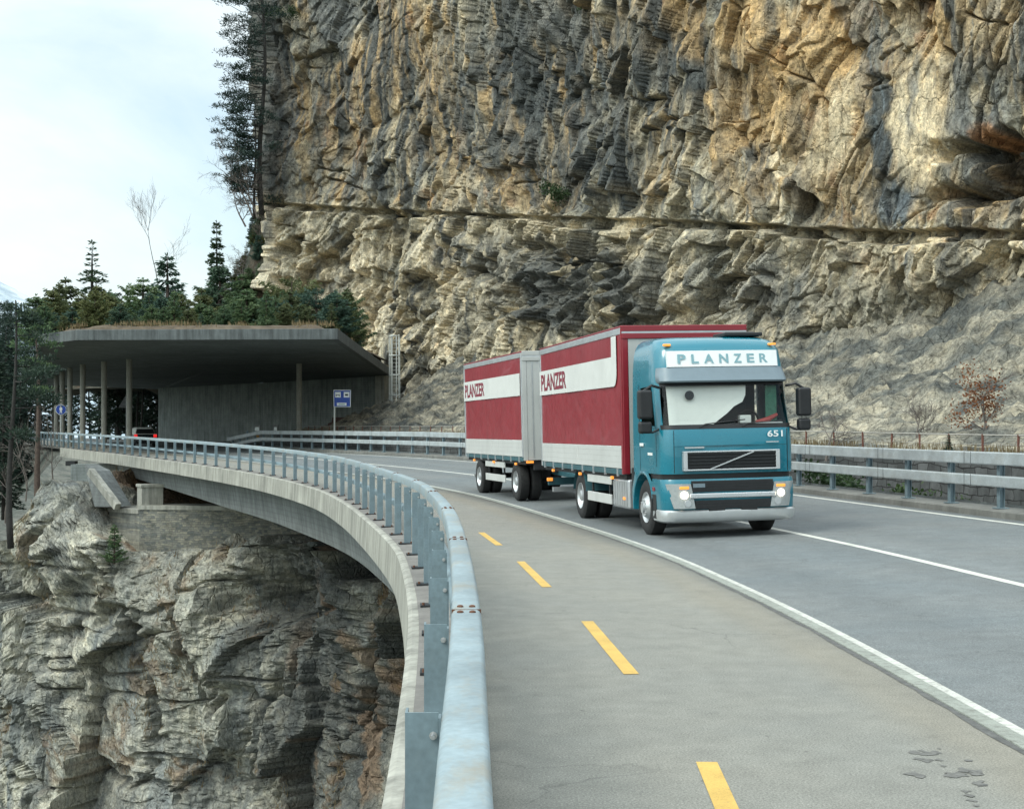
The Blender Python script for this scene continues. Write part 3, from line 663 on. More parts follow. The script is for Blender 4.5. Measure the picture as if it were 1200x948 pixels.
    up = up*(1-.93*smooth)+.35*(ridge(wx*.8, wz*.03, 3, 68)-.5)*smooth
    # medium and fine breakage
    fine = .05*(ridge(wx*1.7, wz*1.4, 4, 63)-.5)*2+.035*(fbm(U*5, Z*5, 3, 64)-.5)*2
    D = H*.8+up*above+lo*low+fine*(1-.7*smooth)
    # the ledge: a narrow bedding slot under a slight overhang, deep in places
    wv = .10+.26*fbm(U*.25, U*0, 3, 65)+.12*vn(U*1.7, U*0, 66)+.25*sstep(.5, .7, fbm(U*.1, U*0+3, 3, 67))
    wv = wv+.38*np.exp(-((px-715)/70)**2)+.25*np.exp(-((px-1110)/80)**2)
    slot = sstep(-wv*1.2, -wv*.95, q)*(1-sstep(-.05, .03, q))
    D = D-(.5+.9*fbm(U*.2, U*0, 3, 88))*slot-.0
    # caves and overhangs
    for cx, cy, rx, ry, dp in ((344, 296, 17, 10, 2.6), (330, 330, 10, 14, 1.2), (378, 302, 14, 9, 1.2), (505, 330, 26, 10, 1.3), (560, 318, 30, 9, 1.5), (640, 290, 34, 13, 1.7), (668, 303, 20, 10, 1.3),
                               (1168, 178, 52, 10, 2.6), (1150, 225, 40, 13, 2.2), (1192, 205, 34, 22, 1.6), (720, 292, 22, 8, 1.4), (790, 372, 60, 10, 1.2), (735, 392, 60, 10, 1.4), (640, 345, 40, 9, 1.1), (600, 365, 40, 8, 1.), (548, 268, 18, 6, .8),
                               (880, 330, 34, 7, 1.), (850, 345, 22, 9, .8), (1040, 92, 16, 8, .7), (480, 372, 22, 8, .9), (452, 350, 18, 7, .8), (930, 405, 44, 9, .9), (415, 330, 20, 8, .8)):
        D = D-dp*blob(cx, cy, rx, ry, -.12, 1.6)
    # the wall leans out above and spreads into rubble at its foot
    lean = np.interp(py, [-60, 240, 300, 420, 470, 530], [1.2, .12, .12, .1, .7, 2.2])
    lean = lean*np.where(py > 400, sstep(430, 560, px), 1.)
    D = D+lean+np.interp(py, [400, 440, 480, 510, 540], [0, .5, 1.6, 3., 5.])*sstep(620, 930, px)*(.6+.8*fbm(U*.2, Z*.1, 3, 77))
    D = np.where((px < 470) & (py > 385), np.minimum(D, .2), D)
    k = D.copy(); k[1:-1] = .13*D[:-2]+.74*D[1:-1]+.13*D[2:]; D = k.copy(); D[:, 1:-1] = .13*k[:, :-2]+.74*k[:, 1:-1]+.13*k[:, 2:]
    V = np.stack([BX+nx[:, None]*D, BY+ny[:, None]*D, Z+.25*(fbm(U*.6, Z*.6, 3, 69)-.5)], -1)
    # ---- colour of the rock: beds, blocks, ochre seams, grey water stains
    n1 = fbm(U*.13, Z*.10, 4, 100); n2 = fbm(wx*.55, wz*.3, 5, 101); n3 = fbm(wx*1.6, wz*.9, 5, 102); st = fbm(wx*1.1+wz*.12, wz*.09, 5, 103); st2 = fbm(wx*2.6, wz*.16, 4, 104)
    def lerp(a, b, f): return a+(b-a)*f[..., None]
    blk = np.where(above > .5, .5*a2+.3*a3+.2*a1, .5*c2+.3*c1+.2*c3)
    C = lerp(np.broadcast_to(MIDG, V.shape), np.broadcast_to(CREAM, V.shape), sstep(.32, .62, .55*n2+.45*blk+.1*(n1-.5)))
    och = sstep(.50, .66, .6*n1+.4*n2+.10*above+.12*blob(930, 130, 120, 110)+.1*blob(560, 90, 180, 90)-.16*low)
    C = lerp(C, OCHRE, och*.85)
    C = lerp(C, RUSTY, sstep(.62, .72, n3)*sstep(.5, .62, n1)*.6)
    C = lerp(C, CREAM, low*.55*sstep(.35, .6, n1))
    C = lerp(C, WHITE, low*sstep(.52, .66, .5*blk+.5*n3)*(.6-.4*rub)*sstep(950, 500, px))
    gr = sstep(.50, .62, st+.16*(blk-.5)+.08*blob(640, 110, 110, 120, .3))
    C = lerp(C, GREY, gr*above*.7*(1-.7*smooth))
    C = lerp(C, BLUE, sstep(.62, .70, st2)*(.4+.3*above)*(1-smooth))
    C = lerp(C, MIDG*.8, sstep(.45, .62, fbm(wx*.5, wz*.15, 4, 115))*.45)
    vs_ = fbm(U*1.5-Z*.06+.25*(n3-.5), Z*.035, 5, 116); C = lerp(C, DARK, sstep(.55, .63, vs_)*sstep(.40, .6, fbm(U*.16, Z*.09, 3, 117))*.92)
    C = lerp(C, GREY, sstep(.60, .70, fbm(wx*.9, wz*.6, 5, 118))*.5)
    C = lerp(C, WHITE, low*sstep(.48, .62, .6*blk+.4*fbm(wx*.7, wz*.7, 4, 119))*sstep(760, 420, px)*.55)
    def paint(col, f): 
        nonlocal C
        C = lerp(C, np.array(col), np.clip(f, 0, 1))
    jag = sstep(.32, .54, .35*n3+.65*vs_)
    paint(DARK, .9*sstep(350, 325, px+10*(n3-.5))*sstep(250, 215, py))                   # dark grey edge of the wall
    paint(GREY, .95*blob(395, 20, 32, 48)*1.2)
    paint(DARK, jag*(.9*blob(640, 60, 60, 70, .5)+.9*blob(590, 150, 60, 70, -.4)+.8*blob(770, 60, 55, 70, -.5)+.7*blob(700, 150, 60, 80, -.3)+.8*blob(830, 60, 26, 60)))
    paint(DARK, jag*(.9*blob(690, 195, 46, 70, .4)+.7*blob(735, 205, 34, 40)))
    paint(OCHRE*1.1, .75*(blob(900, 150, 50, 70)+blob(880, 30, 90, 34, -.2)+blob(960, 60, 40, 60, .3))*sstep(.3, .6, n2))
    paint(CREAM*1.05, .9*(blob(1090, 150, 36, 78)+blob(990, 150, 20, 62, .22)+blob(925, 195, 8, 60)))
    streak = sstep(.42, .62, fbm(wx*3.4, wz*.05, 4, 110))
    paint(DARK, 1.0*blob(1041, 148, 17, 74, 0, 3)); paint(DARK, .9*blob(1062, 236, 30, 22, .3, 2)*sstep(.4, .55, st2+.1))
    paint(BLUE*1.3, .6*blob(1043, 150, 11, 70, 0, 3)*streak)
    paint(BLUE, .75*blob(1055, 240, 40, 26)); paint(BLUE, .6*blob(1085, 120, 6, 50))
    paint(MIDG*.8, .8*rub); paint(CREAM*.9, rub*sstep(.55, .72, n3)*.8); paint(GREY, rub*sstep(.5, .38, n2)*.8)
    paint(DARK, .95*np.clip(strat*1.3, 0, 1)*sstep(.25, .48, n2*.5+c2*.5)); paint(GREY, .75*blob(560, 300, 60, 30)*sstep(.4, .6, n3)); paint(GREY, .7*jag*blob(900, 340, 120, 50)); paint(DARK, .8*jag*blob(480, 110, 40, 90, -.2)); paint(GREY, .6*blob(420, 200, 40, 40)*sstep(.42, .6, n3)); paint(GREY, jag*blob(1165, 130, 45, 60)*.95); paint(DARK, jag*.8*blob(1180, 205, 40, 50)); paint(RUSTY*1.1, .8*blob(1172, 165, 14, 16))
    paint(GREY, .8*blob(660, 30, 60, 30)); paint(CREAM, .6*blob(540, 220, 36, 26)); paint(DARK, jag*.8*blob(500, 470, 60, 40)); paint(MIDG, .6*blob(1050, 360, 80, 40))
    C = C*(.58+1.25*fbm(wx*3.2, wz*2.4, 5, 111)[..., None])
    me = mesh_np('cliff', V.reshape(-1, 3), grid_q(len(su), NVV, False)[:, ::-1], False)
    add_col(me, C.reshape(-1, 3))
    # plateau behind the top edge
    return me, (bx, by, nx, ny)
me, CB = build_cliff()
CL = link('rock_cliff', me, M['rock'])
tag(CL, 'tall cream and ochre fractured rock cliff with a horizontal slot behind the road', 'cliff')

# ================================================================== THE ROCK IN THE GORGE UNDER THE BRIDGE
def build_gorge():
    P, d = polyline([(-47, 125), (-40, 106), (-33.5, 88), (-29.5, 79.5), (-25, 75), (-19.5, 72.8), (-12, 69.5), (-6, 62), (-2, 53), (2, 44), (7, 35), (12, 24)], 0)
    su = np.linspace(0, d[-1], 620); bx = np.interp(su, d, P[:, 0]); by = np.interp(su, d, P[:, 1])
    tx = np.gradient(bx, su); ty = np.gradient(by, su); n = np.hypot(tx, ty); nx, ny = ty/n, -tx/n
    NF, NC = 420, 60
    pxb = 600+F*bx/by
    # the top of the rock, photo rows
    top = np.interp(pxb, [-140, -60, 0, 30, 55, 75, 94, 122, 160, 250, 345, 420, 520], [760, 710, 668, 628, 578, 562, 578, 618, 646, 643, 637, 630, 640])
    zt = CZ-(top-HOR)*by/F
    zb = -30.
    t = np.linspace(0, 1, NF)
    Z = zb+(zt-zb)[:, None]*t[None, :]
    Zc = np.repeat(zt[:, None], NC, 1); back = np.linspace(.02, 1, NC)**1.3*14.
    Z = np.concatenate([Z, Zc], 1); B = np.concatenate([np.zeros((len(su), NF)), np.repeat(back[None], len(su), 0)], 1)
    U = np.repeat(su[:, None], NF+NC, 1); BX = bx[:, None]+0*Z; BY = by[:, None]+0*Z
    px = 600+F*BX/BY; py = HOR-F*(Z-CZ)/BY
    E = Z+B*.6
    wx = U+1.1*(fbm(U*.2, E*.2, 2, 201)-.5)*2+.12*(fbm(U*1.4, E*1.4, 3, 202)-.5)*2; wz = E+1.1*(fbm(U*.2, E*.2, 2, 203)-.5)*2+.12*(fbm(U*1.4, E*1.4, 3, 204)-.5)*2
    def panel(cx, cz, rot, s, amp, slx, sly, bias=0.):
        c, si = math.cos(rot), math.sin(rot); a = (wx*c+wz*si)/cx; b = (-wx*si+wz*c)/cz
        dx, dy, h1, h2, h3, e = facets(a, b, s)
        return amp*(h1-.5)*2+slx*cx*dx*(h2-.5)*2+(sly*(h3-.5)*2+bias)*cz*dy, e, h1, h2
    def blob(cx, cy, rx, ry, rot=0., p=2.):
        c, s_ = math.cos(rot), math.sin(rot)
        jx = px+22*(fbm(U*.8, E*.8, 4, 290)-.5)*2; jy = py+22*(fbm(U*.8, E*.8, 4, 293)-.5)*2
        a = ((jx-cx)*c+(jy-cy)*s_)/rx; b = (-(jx-cx)*s_+(jy-cy)*c)/ry
        return np.exp(-np.minimum((a*a+b*b)**p, 40))
    p1, e1, a1, b1 = panel(4.2, 5.5, .2, 221, .75, .38, .22, -.10); p2, e2, a2, b2 = panel(1.7, 1.5, .1, 231, .22, .35, .3, -.12); p3, e3, a3, b3 = panel(.7, .5, .08, 241, .09, .35, .3, -.1)
    bed = (wz*1.0+.12*wx+.6*fbm(U*.12, E*.25, 3, 260))
    beds = .10*(np.abs((bed*1.5) % 1-.5)*2-.5)*2+.06*(np.abs((bed*4.2) % 1-.5)*2-.5)*2*sstep(.35, .6, fbm(U*.3, E*.3, 3, 261))
    def tf(cx, cz, rot, sd):
        c, si = math.cos(rot), math.sin(rot); return tri((wx*c+wz*si)/cx, (-wx*si+wz*c)/cz, sd)
    D = (fbm(U*.08, E*.07, 2, 208)-.5)*3.+p1*1.1+p2*.35+p3*.4+(2.2*tf(5., 8.5, .15, 211)+.55*tf(2.2, 3.0, .1, 212)+.22*tf(.9, .9, 0, 213)+.10*tf(.4, .3, 0, 214)+.06*tf(.2, .14, 0, 215))*(.55+.45*sstep(60, 200, px))+beds*(.12+.75*sstep(320, 420, px))+.04*(ridge(wx*1.5, wz*2.2, 4, 263)-.5)*2+.04*(fbm(U*5, E*6, 3, 264)-.5)*2
    # the big block below the wall and the recesses beside it
    D = D+1.4*blob(225, 690, 75, 55)+1.1*blob(260, 800, 90, 110)-2.0*blob(318, 705, 46, 30)-1.6*blob(345, 690, 40, 50)-1.5*blob(150, 700, 12, 60, -.3)-1.2*blob(188, 830, 8, 60, -.15)-.9*blob(316, 880, 6, 70)+1.2*blob(95, 640, 60, 50)-1.2*blob(40, 705, 24, 10)-.9*blob(100, 745, 20, 10)-.6*blob(95, 820, 14, 10)-.8*blob(120, 915, 80, 5)
    crack = sstep(.022, .0, np.abs(fbm(U*.13, E*.05, 4, 265)-.5)); D = D-1.1*crack; crack = sstep(.02, .0, np.abs(fbm(U*.07, E*.22, 4, 267)-.5)); D = D-.5*crack
    D = D-.35*sstep(.035, 0, e1)-.2*sstep(.04, 0, e2)*sstep(.3, .6, b2)
    D = D*np.exp(-B/5.)
    slope = np.interp(py, [520, 600, 960], [0, .2, 1.6])
    D = D+slope*(B == 0)
    bump_z = np.where(B > 0, ((fbm(U*.35, B*.5+9, 4, 270)-.35)*1.2+1.1*tri(U*.5, B*.6, 272)+.5*tri(U*1.3, B*1.5, 273)+.2*tri(U*3, B*3, 274))*np.minimum(1, B), 0)+np.where(B > 0, B*np.interp(px, [-100, 40, 110, 160, 260], [.15, .1, .03, -.02, 0]), 0)
    ZZ = Z+.2*(fbm(U*.7, E*.7, 3, 271)-.5)+bump_z; ZZ = np.where(BX > -24, np.minimum(ZZ, np.interp(BX, [-24, -19, -10], [0, -3.2, -3.2])), ZZ)
    V = np.stack([BX+nx[:, None]*(D-B), BY+ny[:, None]*(D-B), ZZ], -1)
    n2 = fbm(wx*.4, wz*.4, 5, 301); n3 = fbm(wx*1.5, wz*2.2, 5, 302); n1 = fbm(U*.12, E*.1, 4, 300); st = fbm(wx*.8, wz*.12, 5, 303)
    def lerp(a, b, f): return a+(b-a)*f[..., None]
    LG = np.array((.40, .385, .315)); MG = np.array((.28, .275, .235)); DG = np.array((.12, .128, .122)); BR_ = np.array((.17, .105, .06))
    C = lerp(np.broadcast_to(MG, V.shape), LG, sstep(.36, .66, .35*n2+.45*a1+.2*n1))
    C = lerp(C, np.broadcast_to(DG, V.shape), sstep(.5, .66, st)*.75)
    C = lerp(C, BLUE*1.2, sstep(.6, .72, fbm(wx*1.2, wz*.1, 4, 304))*.5)
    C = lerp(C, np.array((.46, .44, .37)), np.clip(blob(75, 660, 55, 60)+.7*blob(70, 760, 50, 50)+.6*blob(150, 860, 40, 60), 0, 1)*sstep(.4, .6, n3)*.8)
    C = lerp(C, DG*.48, sstep(275, 375, px)*.88*sstep(.95, .45, n2)); C = lerp(C, BR_*1.15, sstep(330, 380, px)*sstep(.60, .70, fbm(U*.7+E*.3, E*.25, 5, 320))*sstep(640, 720, py)*.55); C = lerp(C, DG*1.2, .7*blob(40, 850, 60, 50))  # the first mix puts the bridge's shade into the rock colour
    veg = sstep(.65, .74, fbm(U*.45, E*.28, 4, 305)+.10*(V[..., 2] > -6)*(px < 130)+.06*sstep(360, 430, px))
    C = lerp(C, BR_, np.clip(veg*.55*sstep(.45, .6, n3)+.8*(B > .05)*sstep(.40, .6, n2), 0, 1))
    C = C*(.60+1.15*fbm(wx*3., wz*4.6, 5, 311)[..., None])
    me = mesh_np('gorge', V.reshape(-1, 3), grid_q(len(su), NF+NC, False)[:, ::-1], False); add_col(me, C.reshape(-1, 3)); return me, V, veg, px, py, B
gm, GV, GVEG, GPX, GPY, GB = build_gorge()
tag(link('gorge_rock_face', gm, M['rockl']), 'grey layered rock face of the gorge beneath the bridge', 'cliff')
# stone wall on the rock
SW = MB()
A0 = W(100, 592, 77); A1 = W(163, 592, 72.6); zb = -6.5
A2 = (-7.0, 71.0, A1[2]); th = .5
def wall_seg(a, b, name, par, cop):
    a = Vector(a); b = Vector(b); d = (b-a); d.z = 0; d.normalize(); nn = Vector((d.y, -d.x, 0)) ; back = -nn*2.2
    k = 24; V = []
    for i in range(k+1):
        p = a.lerp(b, i/k); 
        for z, o in ((zb, 0), (p.z-.22, 0)): V.append((p.x+nn.x*o, p.y+nn.y*o, z))
    me = mesh_np(name, V, grid_q(k+1, 2, True)); link(name, me, M['stone'], par)
    m = MB(); q = [a-nn*-.06, b-nn*-.06, b+back, a+back]; z = a.z
    m.add([(p.x, p.y, z-.22) for p in q]+[(p.x, p.y, z) for p in q], [(0, 1, 2, 3), (4, 5, 6, 7), (0, 1, 5, 4), (1, 2, 6, 5), (2, 3, 7, 6), (3, 0, 4, 7)])
    m.build(cop, M['fascia'], par)
ST = empty('stone_abutment_wall', (0, 0, 0), 0, 'squared grey stone wall with a sharp corner under the bridge end', 'stone wall')
wall_seg(A0, A1, 'wall_face', ST, 'coping'); wall_seg(Vector(A1)+Vector((0.003, 0, -.004)), A2, 'wall_face', ST, 'coping')
# ================================================================== GROUND, FAR SLOPE, MOUNTAIN
def ground():
    n = 90; r = np.concatenate([np.linspace(0, 400, 45), np.geomspace(450, 9000, 45)]); a = np.linspace(0, 2*PI, 73)
    X = r[:, None]*np.cos(a)[None]; Y = 60+r[:, None]*np.sin(a)[None]
    Z = -40+8*(fbm(X*.01, Y*.01, 4, 400)-.5)-0*X
    V = np.stack([X, Y, Z], -1).reshape(-1, 3); tag(link('ground', mesh_np('ground', V, grid_q(90, 73), True), M['valley']), kind='structure')
ground()
def height_sheet(name, x0, x1, y0, y1, nx_, ny_, fz, m, kind='structure', smooth=True):
    X, Y = np.meshgrid(np.linspace(x0, x1, nx_), np.linspace(y0, y1, ny_), indexing='ij'); Z = fz(X, Y)
    o = link(name, mesh_np(name, np.stack([X, Y, Z], -1).reshape(-1, 3), grid_q(nx_, ny_), smooth), m); return tag(o, kind=kind)
# valley side far behind on the left, pale with bare woods
m, nt, b = new_mat('pale wooded slope')
v = coords(nt); f = noise(nt, coords(nt, (1, 1, .6)), .09, 8, .75); f2 = noise(nt, v, .5, 6, .75)
col = mixf(nt, ramp(nt, f, [(.42, g(0)), (.58, g(1))]), (.05, .06, .05), (.125, .125, .105)); col = mul(nt, col, ramp(nt, f2, [(.3, g(.5)), (.7, g(1.4))]))
L(nt, col, b.inputs['Base Color']); b.inputs['Roughness'].default_value = 1
M['slope'] = m
height_sheet('far_hill', -420, -70, 230, 520, 90, 90, lambda X, Y: -45+44*sstep(-60, -330, X+.0*Y)*1.0+26*sstep(230, 430, Y)+14*(fbm(X*.02, Y*.02, 5, 410)-.5), M['slope'])
m, nt, b = new_mat('snowy mountain')
f = noise(nt, coords(nt), .006, 9, .7); f2 = noise(nt, coords(nt), .02, 8, .75)
col = mixf(nt, ramp(nt, f, [(.45, g(0)), (.6, g(1))]), (.34, .42, .48), (.62, .68, .72)); col = mul(nt, col, ramp(nt, f2, [(.35, g(.8)), (.6, g(1.05))]))
L(nt, col, b.inputs['Base Color']); b.inputs['Roughness'].default_value = 1; M['snow'] = m
def mtn(X, Y):
    px = 600+F*X/4200
    return -60+np.interp(px, [-900, -500, -200, -40, 12, 45, 110, 250, 420], [250, 520, 700, 560, 486, 440, 330, 250, 150])*np.exp(-((Y-4200)/900)**2)*(.93+.14*fbm(X*.004, Y*.004, 5, 420))
height_sheet('mountain', -3900, -400, 2900, 5200, 140, 80, mtn, M['snow'])
# the wooded shoulder behind the gallery, climbing to the foot of the cliff's end
GA = np.array((-.72, .69)); GN = np.array((.69, .72)); GE = np.array((-10., 116.))   # along and behind the gallery's back wall
def bank_z(p, q):
    X = GE[0]+GA[0]*p+GN[0]*q; Y = GE[1]+GA[1]*p+GN[1]*q
    k = sstep(35, 24, p)*sstep(19.5, 22.5, p)
    r = sstep(.3, 6.5, q)
    return 6.6+17.5*k**1.3*r**.8+.12*np.maximum(0, q-5)+(3.4*(fbm(X*.22, Y*.22, 4, 430)-.5)+1.2*tri(X*.6, Y*.6, 431))*r
m, nt, b = new_mat('brown wooded bank')
f = noise(nt, coords(nt), .5, 8, .7); f2 = noise(nt, coords(nt), 2.4, 7, .7)
col = ramp(nt, f, [(.38, (.03, .042, .028)), (.52, (.062, .055, .038)), (.68, (.11, .07, .042))]); col = mul(nt, col, ramp(nt, f2, [(.3, g(.5)), (.7, g(1.5))]))
L(nt, col, b.inputs['Base Color']); b.inputs['Roughness'].default_value = 1; bump(nt, b, f2, .8, .3); M['bank'] = m
pp, qq = np.meshgrid(np.linspace(15, 62, 130), np.linspace(.3, 60, 110), indexing='ij')
V = np.stack([GE[0]+GA[0]*pp+GN[0]*qq, GE[1]+GA[1]*pp+GN[1]*qq, bank_z(pp, qq)], -1).reshape(-1, 3)
tag(link('wooded_bank', mesh_np('wooded_bank', V, grid_q(130, 110), True), M['bank']), kind='structure')

# the steep wooded side of the valley under the road beyond the bridge
SLO, SLZ = [-70, -40, -20, -8, -2, .2, 1.], [-40, -26, -15, -8, -3, -.3, -.05]
_ss = np.linspace(s_of_Y(100), S_END, 90)
V = []
for o_, z_ in zip(SLO, SLZ):
    x, y, z = rp(_ss, np.full(len(_ss), float(o_))); V.append(np.stack([x, y, z+z_+(1.5*(fbm(x*.15, y*.15, 3, 440)-.5) if o_ < -1 else 0)], 1))
V = np.stack(V, 1).reshape(-1, 3)
tag(link('valley_side', mesh_np('valley_side', V, grid_q(len(_ss), len(SLO), True), True), M['slope']), kind='structure')
def side_z(x, y): return float(np.interp((x-np.interp(y, _d[:, 1], _d[:, 0]))*.87, SLO, SLZ))+float(zr(y))
# ================================================================== THE ROCKFALL GALLERY
GL = empty('rockfall_gallery', (-20, 100, 0), 0, 'grey concrete rockfall gallery with a cantilevered roof on slim round columns', 'gallery')
def gl(o): o.location = tuple(Vector(o.location)-Vector((-20, 100, 0))); return o
RA = (-10.05, 80.9, 7.3); RB = (-25.2, 81.7, 7.3); RC = (-31.0, 91.8, 7.3); RD = (-46., 138., 6.6); RD2 = (-37., 147., 6.4); RW = (-34.8, 141., 6.3); RE = (-10.05, 115.9, 6.6)
RB1 = (-28.6, 85.4, 7.3)
loop = [RA, RB, RB1, RC, (-38.2, 113., 6.95), RD, RD2, RW, (-22.4, 128.4, 6.45), RE]
TH = .52
def roof_z(x, y): return float(np.interp(y, [81, 116, 147], [7.3, 6.62, 6.3]))
m = MB(); n = len(loop); c = (-23, 108)
bot = [(x, y, z) for x, y, z in loop]; top = [(x, y, z+TH) for x, y, z in loop]
cb = (c[0], c[1], 6.8); ct = (c[0], c[1], 7.4)
m.add(bot+top+[cb, ct], [(i, n+i, n+(i+1) % n, (i+1) % n) for i in range(n)]+[(i, (i+1) % n, 2*n) for i in range(n)]+[(n+(i+1) % n, n+i, 2*n+1) for i in range(n)])
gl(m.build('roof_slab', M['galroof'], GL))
m = MB()                                                    # fascia upstand along the free edges
edge = [RE, RA, RB, RB1, RC, (-38.2, 113., 6.95), RD]
for a, b in zip(edge[:-1], edge[1:]):
    a = Vector(a); b = Vector(b); d = (b-a).normalized(); nn = Vector((-d.y, d.x, 0))*-1
    inn = Vector((c[0], c[1], 0))-a; inn.z = 0
    if nn.dot(inn) > 0: nn = -nn
    p = [a+nn*.05-d*.05, b+nn*.05+d*.05, b-nn*.35+d*.05, a-nn*.35-d*.05]
    m.add([q+Vector((0, 0, -.05)) for q in p]+[q+Vector((0, 0, TH+.05)) for q in p], [(3, 2, 1, 0), (4, 5, 6, 7), (0, 1, 5, 4), (1, 2, 6, 5), (2, 3, 7, 6), (3, 0, 4, 7)])
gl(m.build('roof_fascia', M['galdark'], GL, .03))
# back wall, its end pier and the cross slope at its foot
def vwall(pts, z0, th, name, mat):
    m = MB()
    for (x0, y0, z1), (x1, y1, z2) in zip(pts[:-1], pts[1:]):
        d = Vector((x1-x0, y1-y0, 0)).normalized(); nn = Vector((-d.y, d.x, 0))*th
        m.add([(x0, y0, z0), (x1, y1, z0), (x1+nn.x, y1+nn.y, z0), (x0+nn.x, y0+nn.y, z0), (x0, y0, z1), (x1, y1, z2), (x1+nn.x, y1+nn.y, z2), (x0+nn.x, y0+nn.y, z1)],
              [(0, 3, 2, 1), (4, 5, 6, 7), (0, 1, 5, 4), (1, 2, 6, 5), (2, 3, 7, 6), (3, 0, 4, 7)])
    return gl(m.build(name, mat, GL))
vwall([(-35.2, 140.1, 6.32), (-22.5, 128.0, 6.42), (-10.25, 115.6, 6.58)], -.5, .8, 'back_wall', M['gal'])
m = MB(); m.box(-.55, .55, -.4, .9, -.5, 6.55); o = m.build('end_pier', M['fascia'], GL, .04); o.location = (-10.55, 115.2, 0); o.rotation_euler = (0, 0, -.72); gl(o)
# columns, first the free one near the wall's end
cm = MB().lathe([(-.4, 0), (-.4, .27), (0, .27), (0, .2), (5.2, .2), (6.4, .2), (6.4, 0)], (0, 0, 0), 'z', 20).build('column', M['fascia'], GL, 0, 'auto')
for k, (px, py, Y) in enumerate([(350.5, 425, 102), (151.5, 422, 99), (122, 425, 102), (97, 428, 105.5), (82, 431, 110), (73, 434, 115), (66, 438, 121)]):
    x = (px-600)/F*Y; o = cm if k == 0 else copy_tree(cm, GL)
    z0 = float(zr(Y))+.02; o.location = (x, Y, z0); gl(o); o.scale = (1, 1, (roof_z(x, Y)+.22-z0)/6.4)
# parking and roadway under the roof
s = np.linspace(s_of_Y(84), s_of_Y(165), 60)
V, Q = sweep(s, [(RIGHT+.2, -.02), (20, -.02), (32, .0), (46, .0)])
x = V.reshape(len(s), 4, 3)
tag(link('gallery_pavement', mesh_np('gallery_pavement', V, Q), M['road']), kind='structure')
# soil on the roof
P0 = [Vector(p) for p in loop]
def roof_soil():
    n = 150; X, Y = np.meshgrid(np.linspace(-47, -9, n), np.linspace(80, 148, n), indexing='ij')
    poly = [(p[0], p[1]) for p in loop]; inside = np.zeros(X.shape, bool); dist = np.full(X.shape, 99.)
    for (x0, y0), (x1, y1) in zip(poly, poly[1:]+poly[:1]):
        cnd = ((y0 > Y) != (y1 > Y)) & (X < (x1-x0)*(Y-y0)/(y1-y0+1e-9)+x0); inside ^= cnd
        ex, ey = x1-x0, y1-y0; t = np.clip(((X-x0)*ex+(Y-y0)*ey)/(ex*ex+ey*ey), 0, 1); dist = np.minimum(dist, np.hypot(X-x0-t*ex, Y-y0-t*ey))
    base = np.interp(Y, [81, 116, 147], [7.3, 6.62, 6.3])+TH-.12
    Z = base-.1+np.minimum(dist*.45, .6)+.35*(fbm(X*.5, Y*.5, 4, 500)-.35)*np.minimum(dist, 1)+.03*np.maximum(0, Y-90)
    V = np.stack([X, Y, Z], -1).reshape(-1, 3); Q = grid_q(n, n)
    ok = inside.ravel(); Q = Q[ok[Q].all(1)]
    used = np.unique(Q); mp = -np.ones(len(V), int); mp[used] = np.arange(len(used))
    return mesh_np('roof_soil', V[used], mp[Q], True)
tag(link('roof_soil', roof_soil(), M['terrain']), kind='structure')
def roof_ground(x, y): return float(np.interp(y, [81, 116, 147], [7.3, 6.62, 6.3]))+TH+.4+.03*max(0, y-90)
# ---- wall pieces
WD = Vector((-10.25+22.5, 115.6-128.0, 0)).normalized(); WN = Vector((WD.y, -WD.x, 0))
if WN.y > 0: WN = -WN
def on_wall(px, off):
    # where the sight line of a photo column meets the back wall
    k = (px-600)/F; a = Vector((-22.5, 128.0, 0)); # a + t*WD + WN*off , x = k*y
    o = a+WN*off
    t = (k*o.y-o.x)/(WD.x-k*WD.y); return o+WD*t
WR = math.atan2(WD.y, WD.x)
def wall_thing(name, px, py0, py1, w, label, cat, group=None):
    p = on_wall(px, .02); z0 = CZ-(py1-HOR)*p.y/F; h = (py1-py0)*p.y/F
    return empty(name, (p.x, p.y, z0), WR, label, cat, group), w*p.y/F, h
for k, (px, w, lab) in enumerate([(302, 12.5, 'framed information board on the gallery wall, the wider one of two'), (323.5, 9.5, 'framed information board on the gallery wall beside the yellow post')]):
    t, ww, h = wall_thing('information_board', px, 498, 513.5, w, lab, 'information board', 'information boards on the gallery wall')
    MB().box(-ww/2, ww/2, -.05, -.01, 0, h).build('board_frame', M['signback'], t, .008)
    MB().box(-ww/2+.05, ww/2-.05, -.062, -.052, .05, h-.05).build('poster', M['poster'], t)
    MB().box(-ww/2+.14, ww/2-.14, -.072, -.063, .5*h, h-.2).build('picture', M['alu'], t)
    MB().box(-ww/2+.18, ww/2-.18, -.072, -.063, .09, .09+.16*h).build('caption_strip', M['posterorange'], t)
t, ww, h = wall_thing('marker_post', 330, 505, 515, 2, 'short yellow marker post standing at the foot of the gallery wall', 'marker post')
t.location = Vector(t.location)+WN*.4
MB().lathe([(-.4, 0), (-.4, .09), (h, .09), (h+.04, .05), (h+.04, 0)], (0, 0, 0), 'z', 14).build('shaft', M['postery'], t, 0, 'auto'); MB().lathe([(h*.55, .093), (h*.75, .093)], (0, 0, 0), 'z', 14).build('band', M['wtext'], t)
# faded red painted-over patch of the wall
o = on_wall(397, .012); z0 = CZ-(507-HOR)*o.y/F; z1 = CZ-(489-HOR)*o.y/F
m = MB(); pl = [(-1.8, z0), (1.2, z0), (1.3, z0+.55), (1.75, z0+.6), (1.9, z1), (-.9, z1), (-1.0, z1-.4), (-1.5, z1-.5)]
m.prism(pl, 'y', 0, .004); q = m.build('paint_patch', M['stainred'], GL); q.location = (o.x, o.y, 0); q.rotation_euler = (0, 0, WR); gl(q)
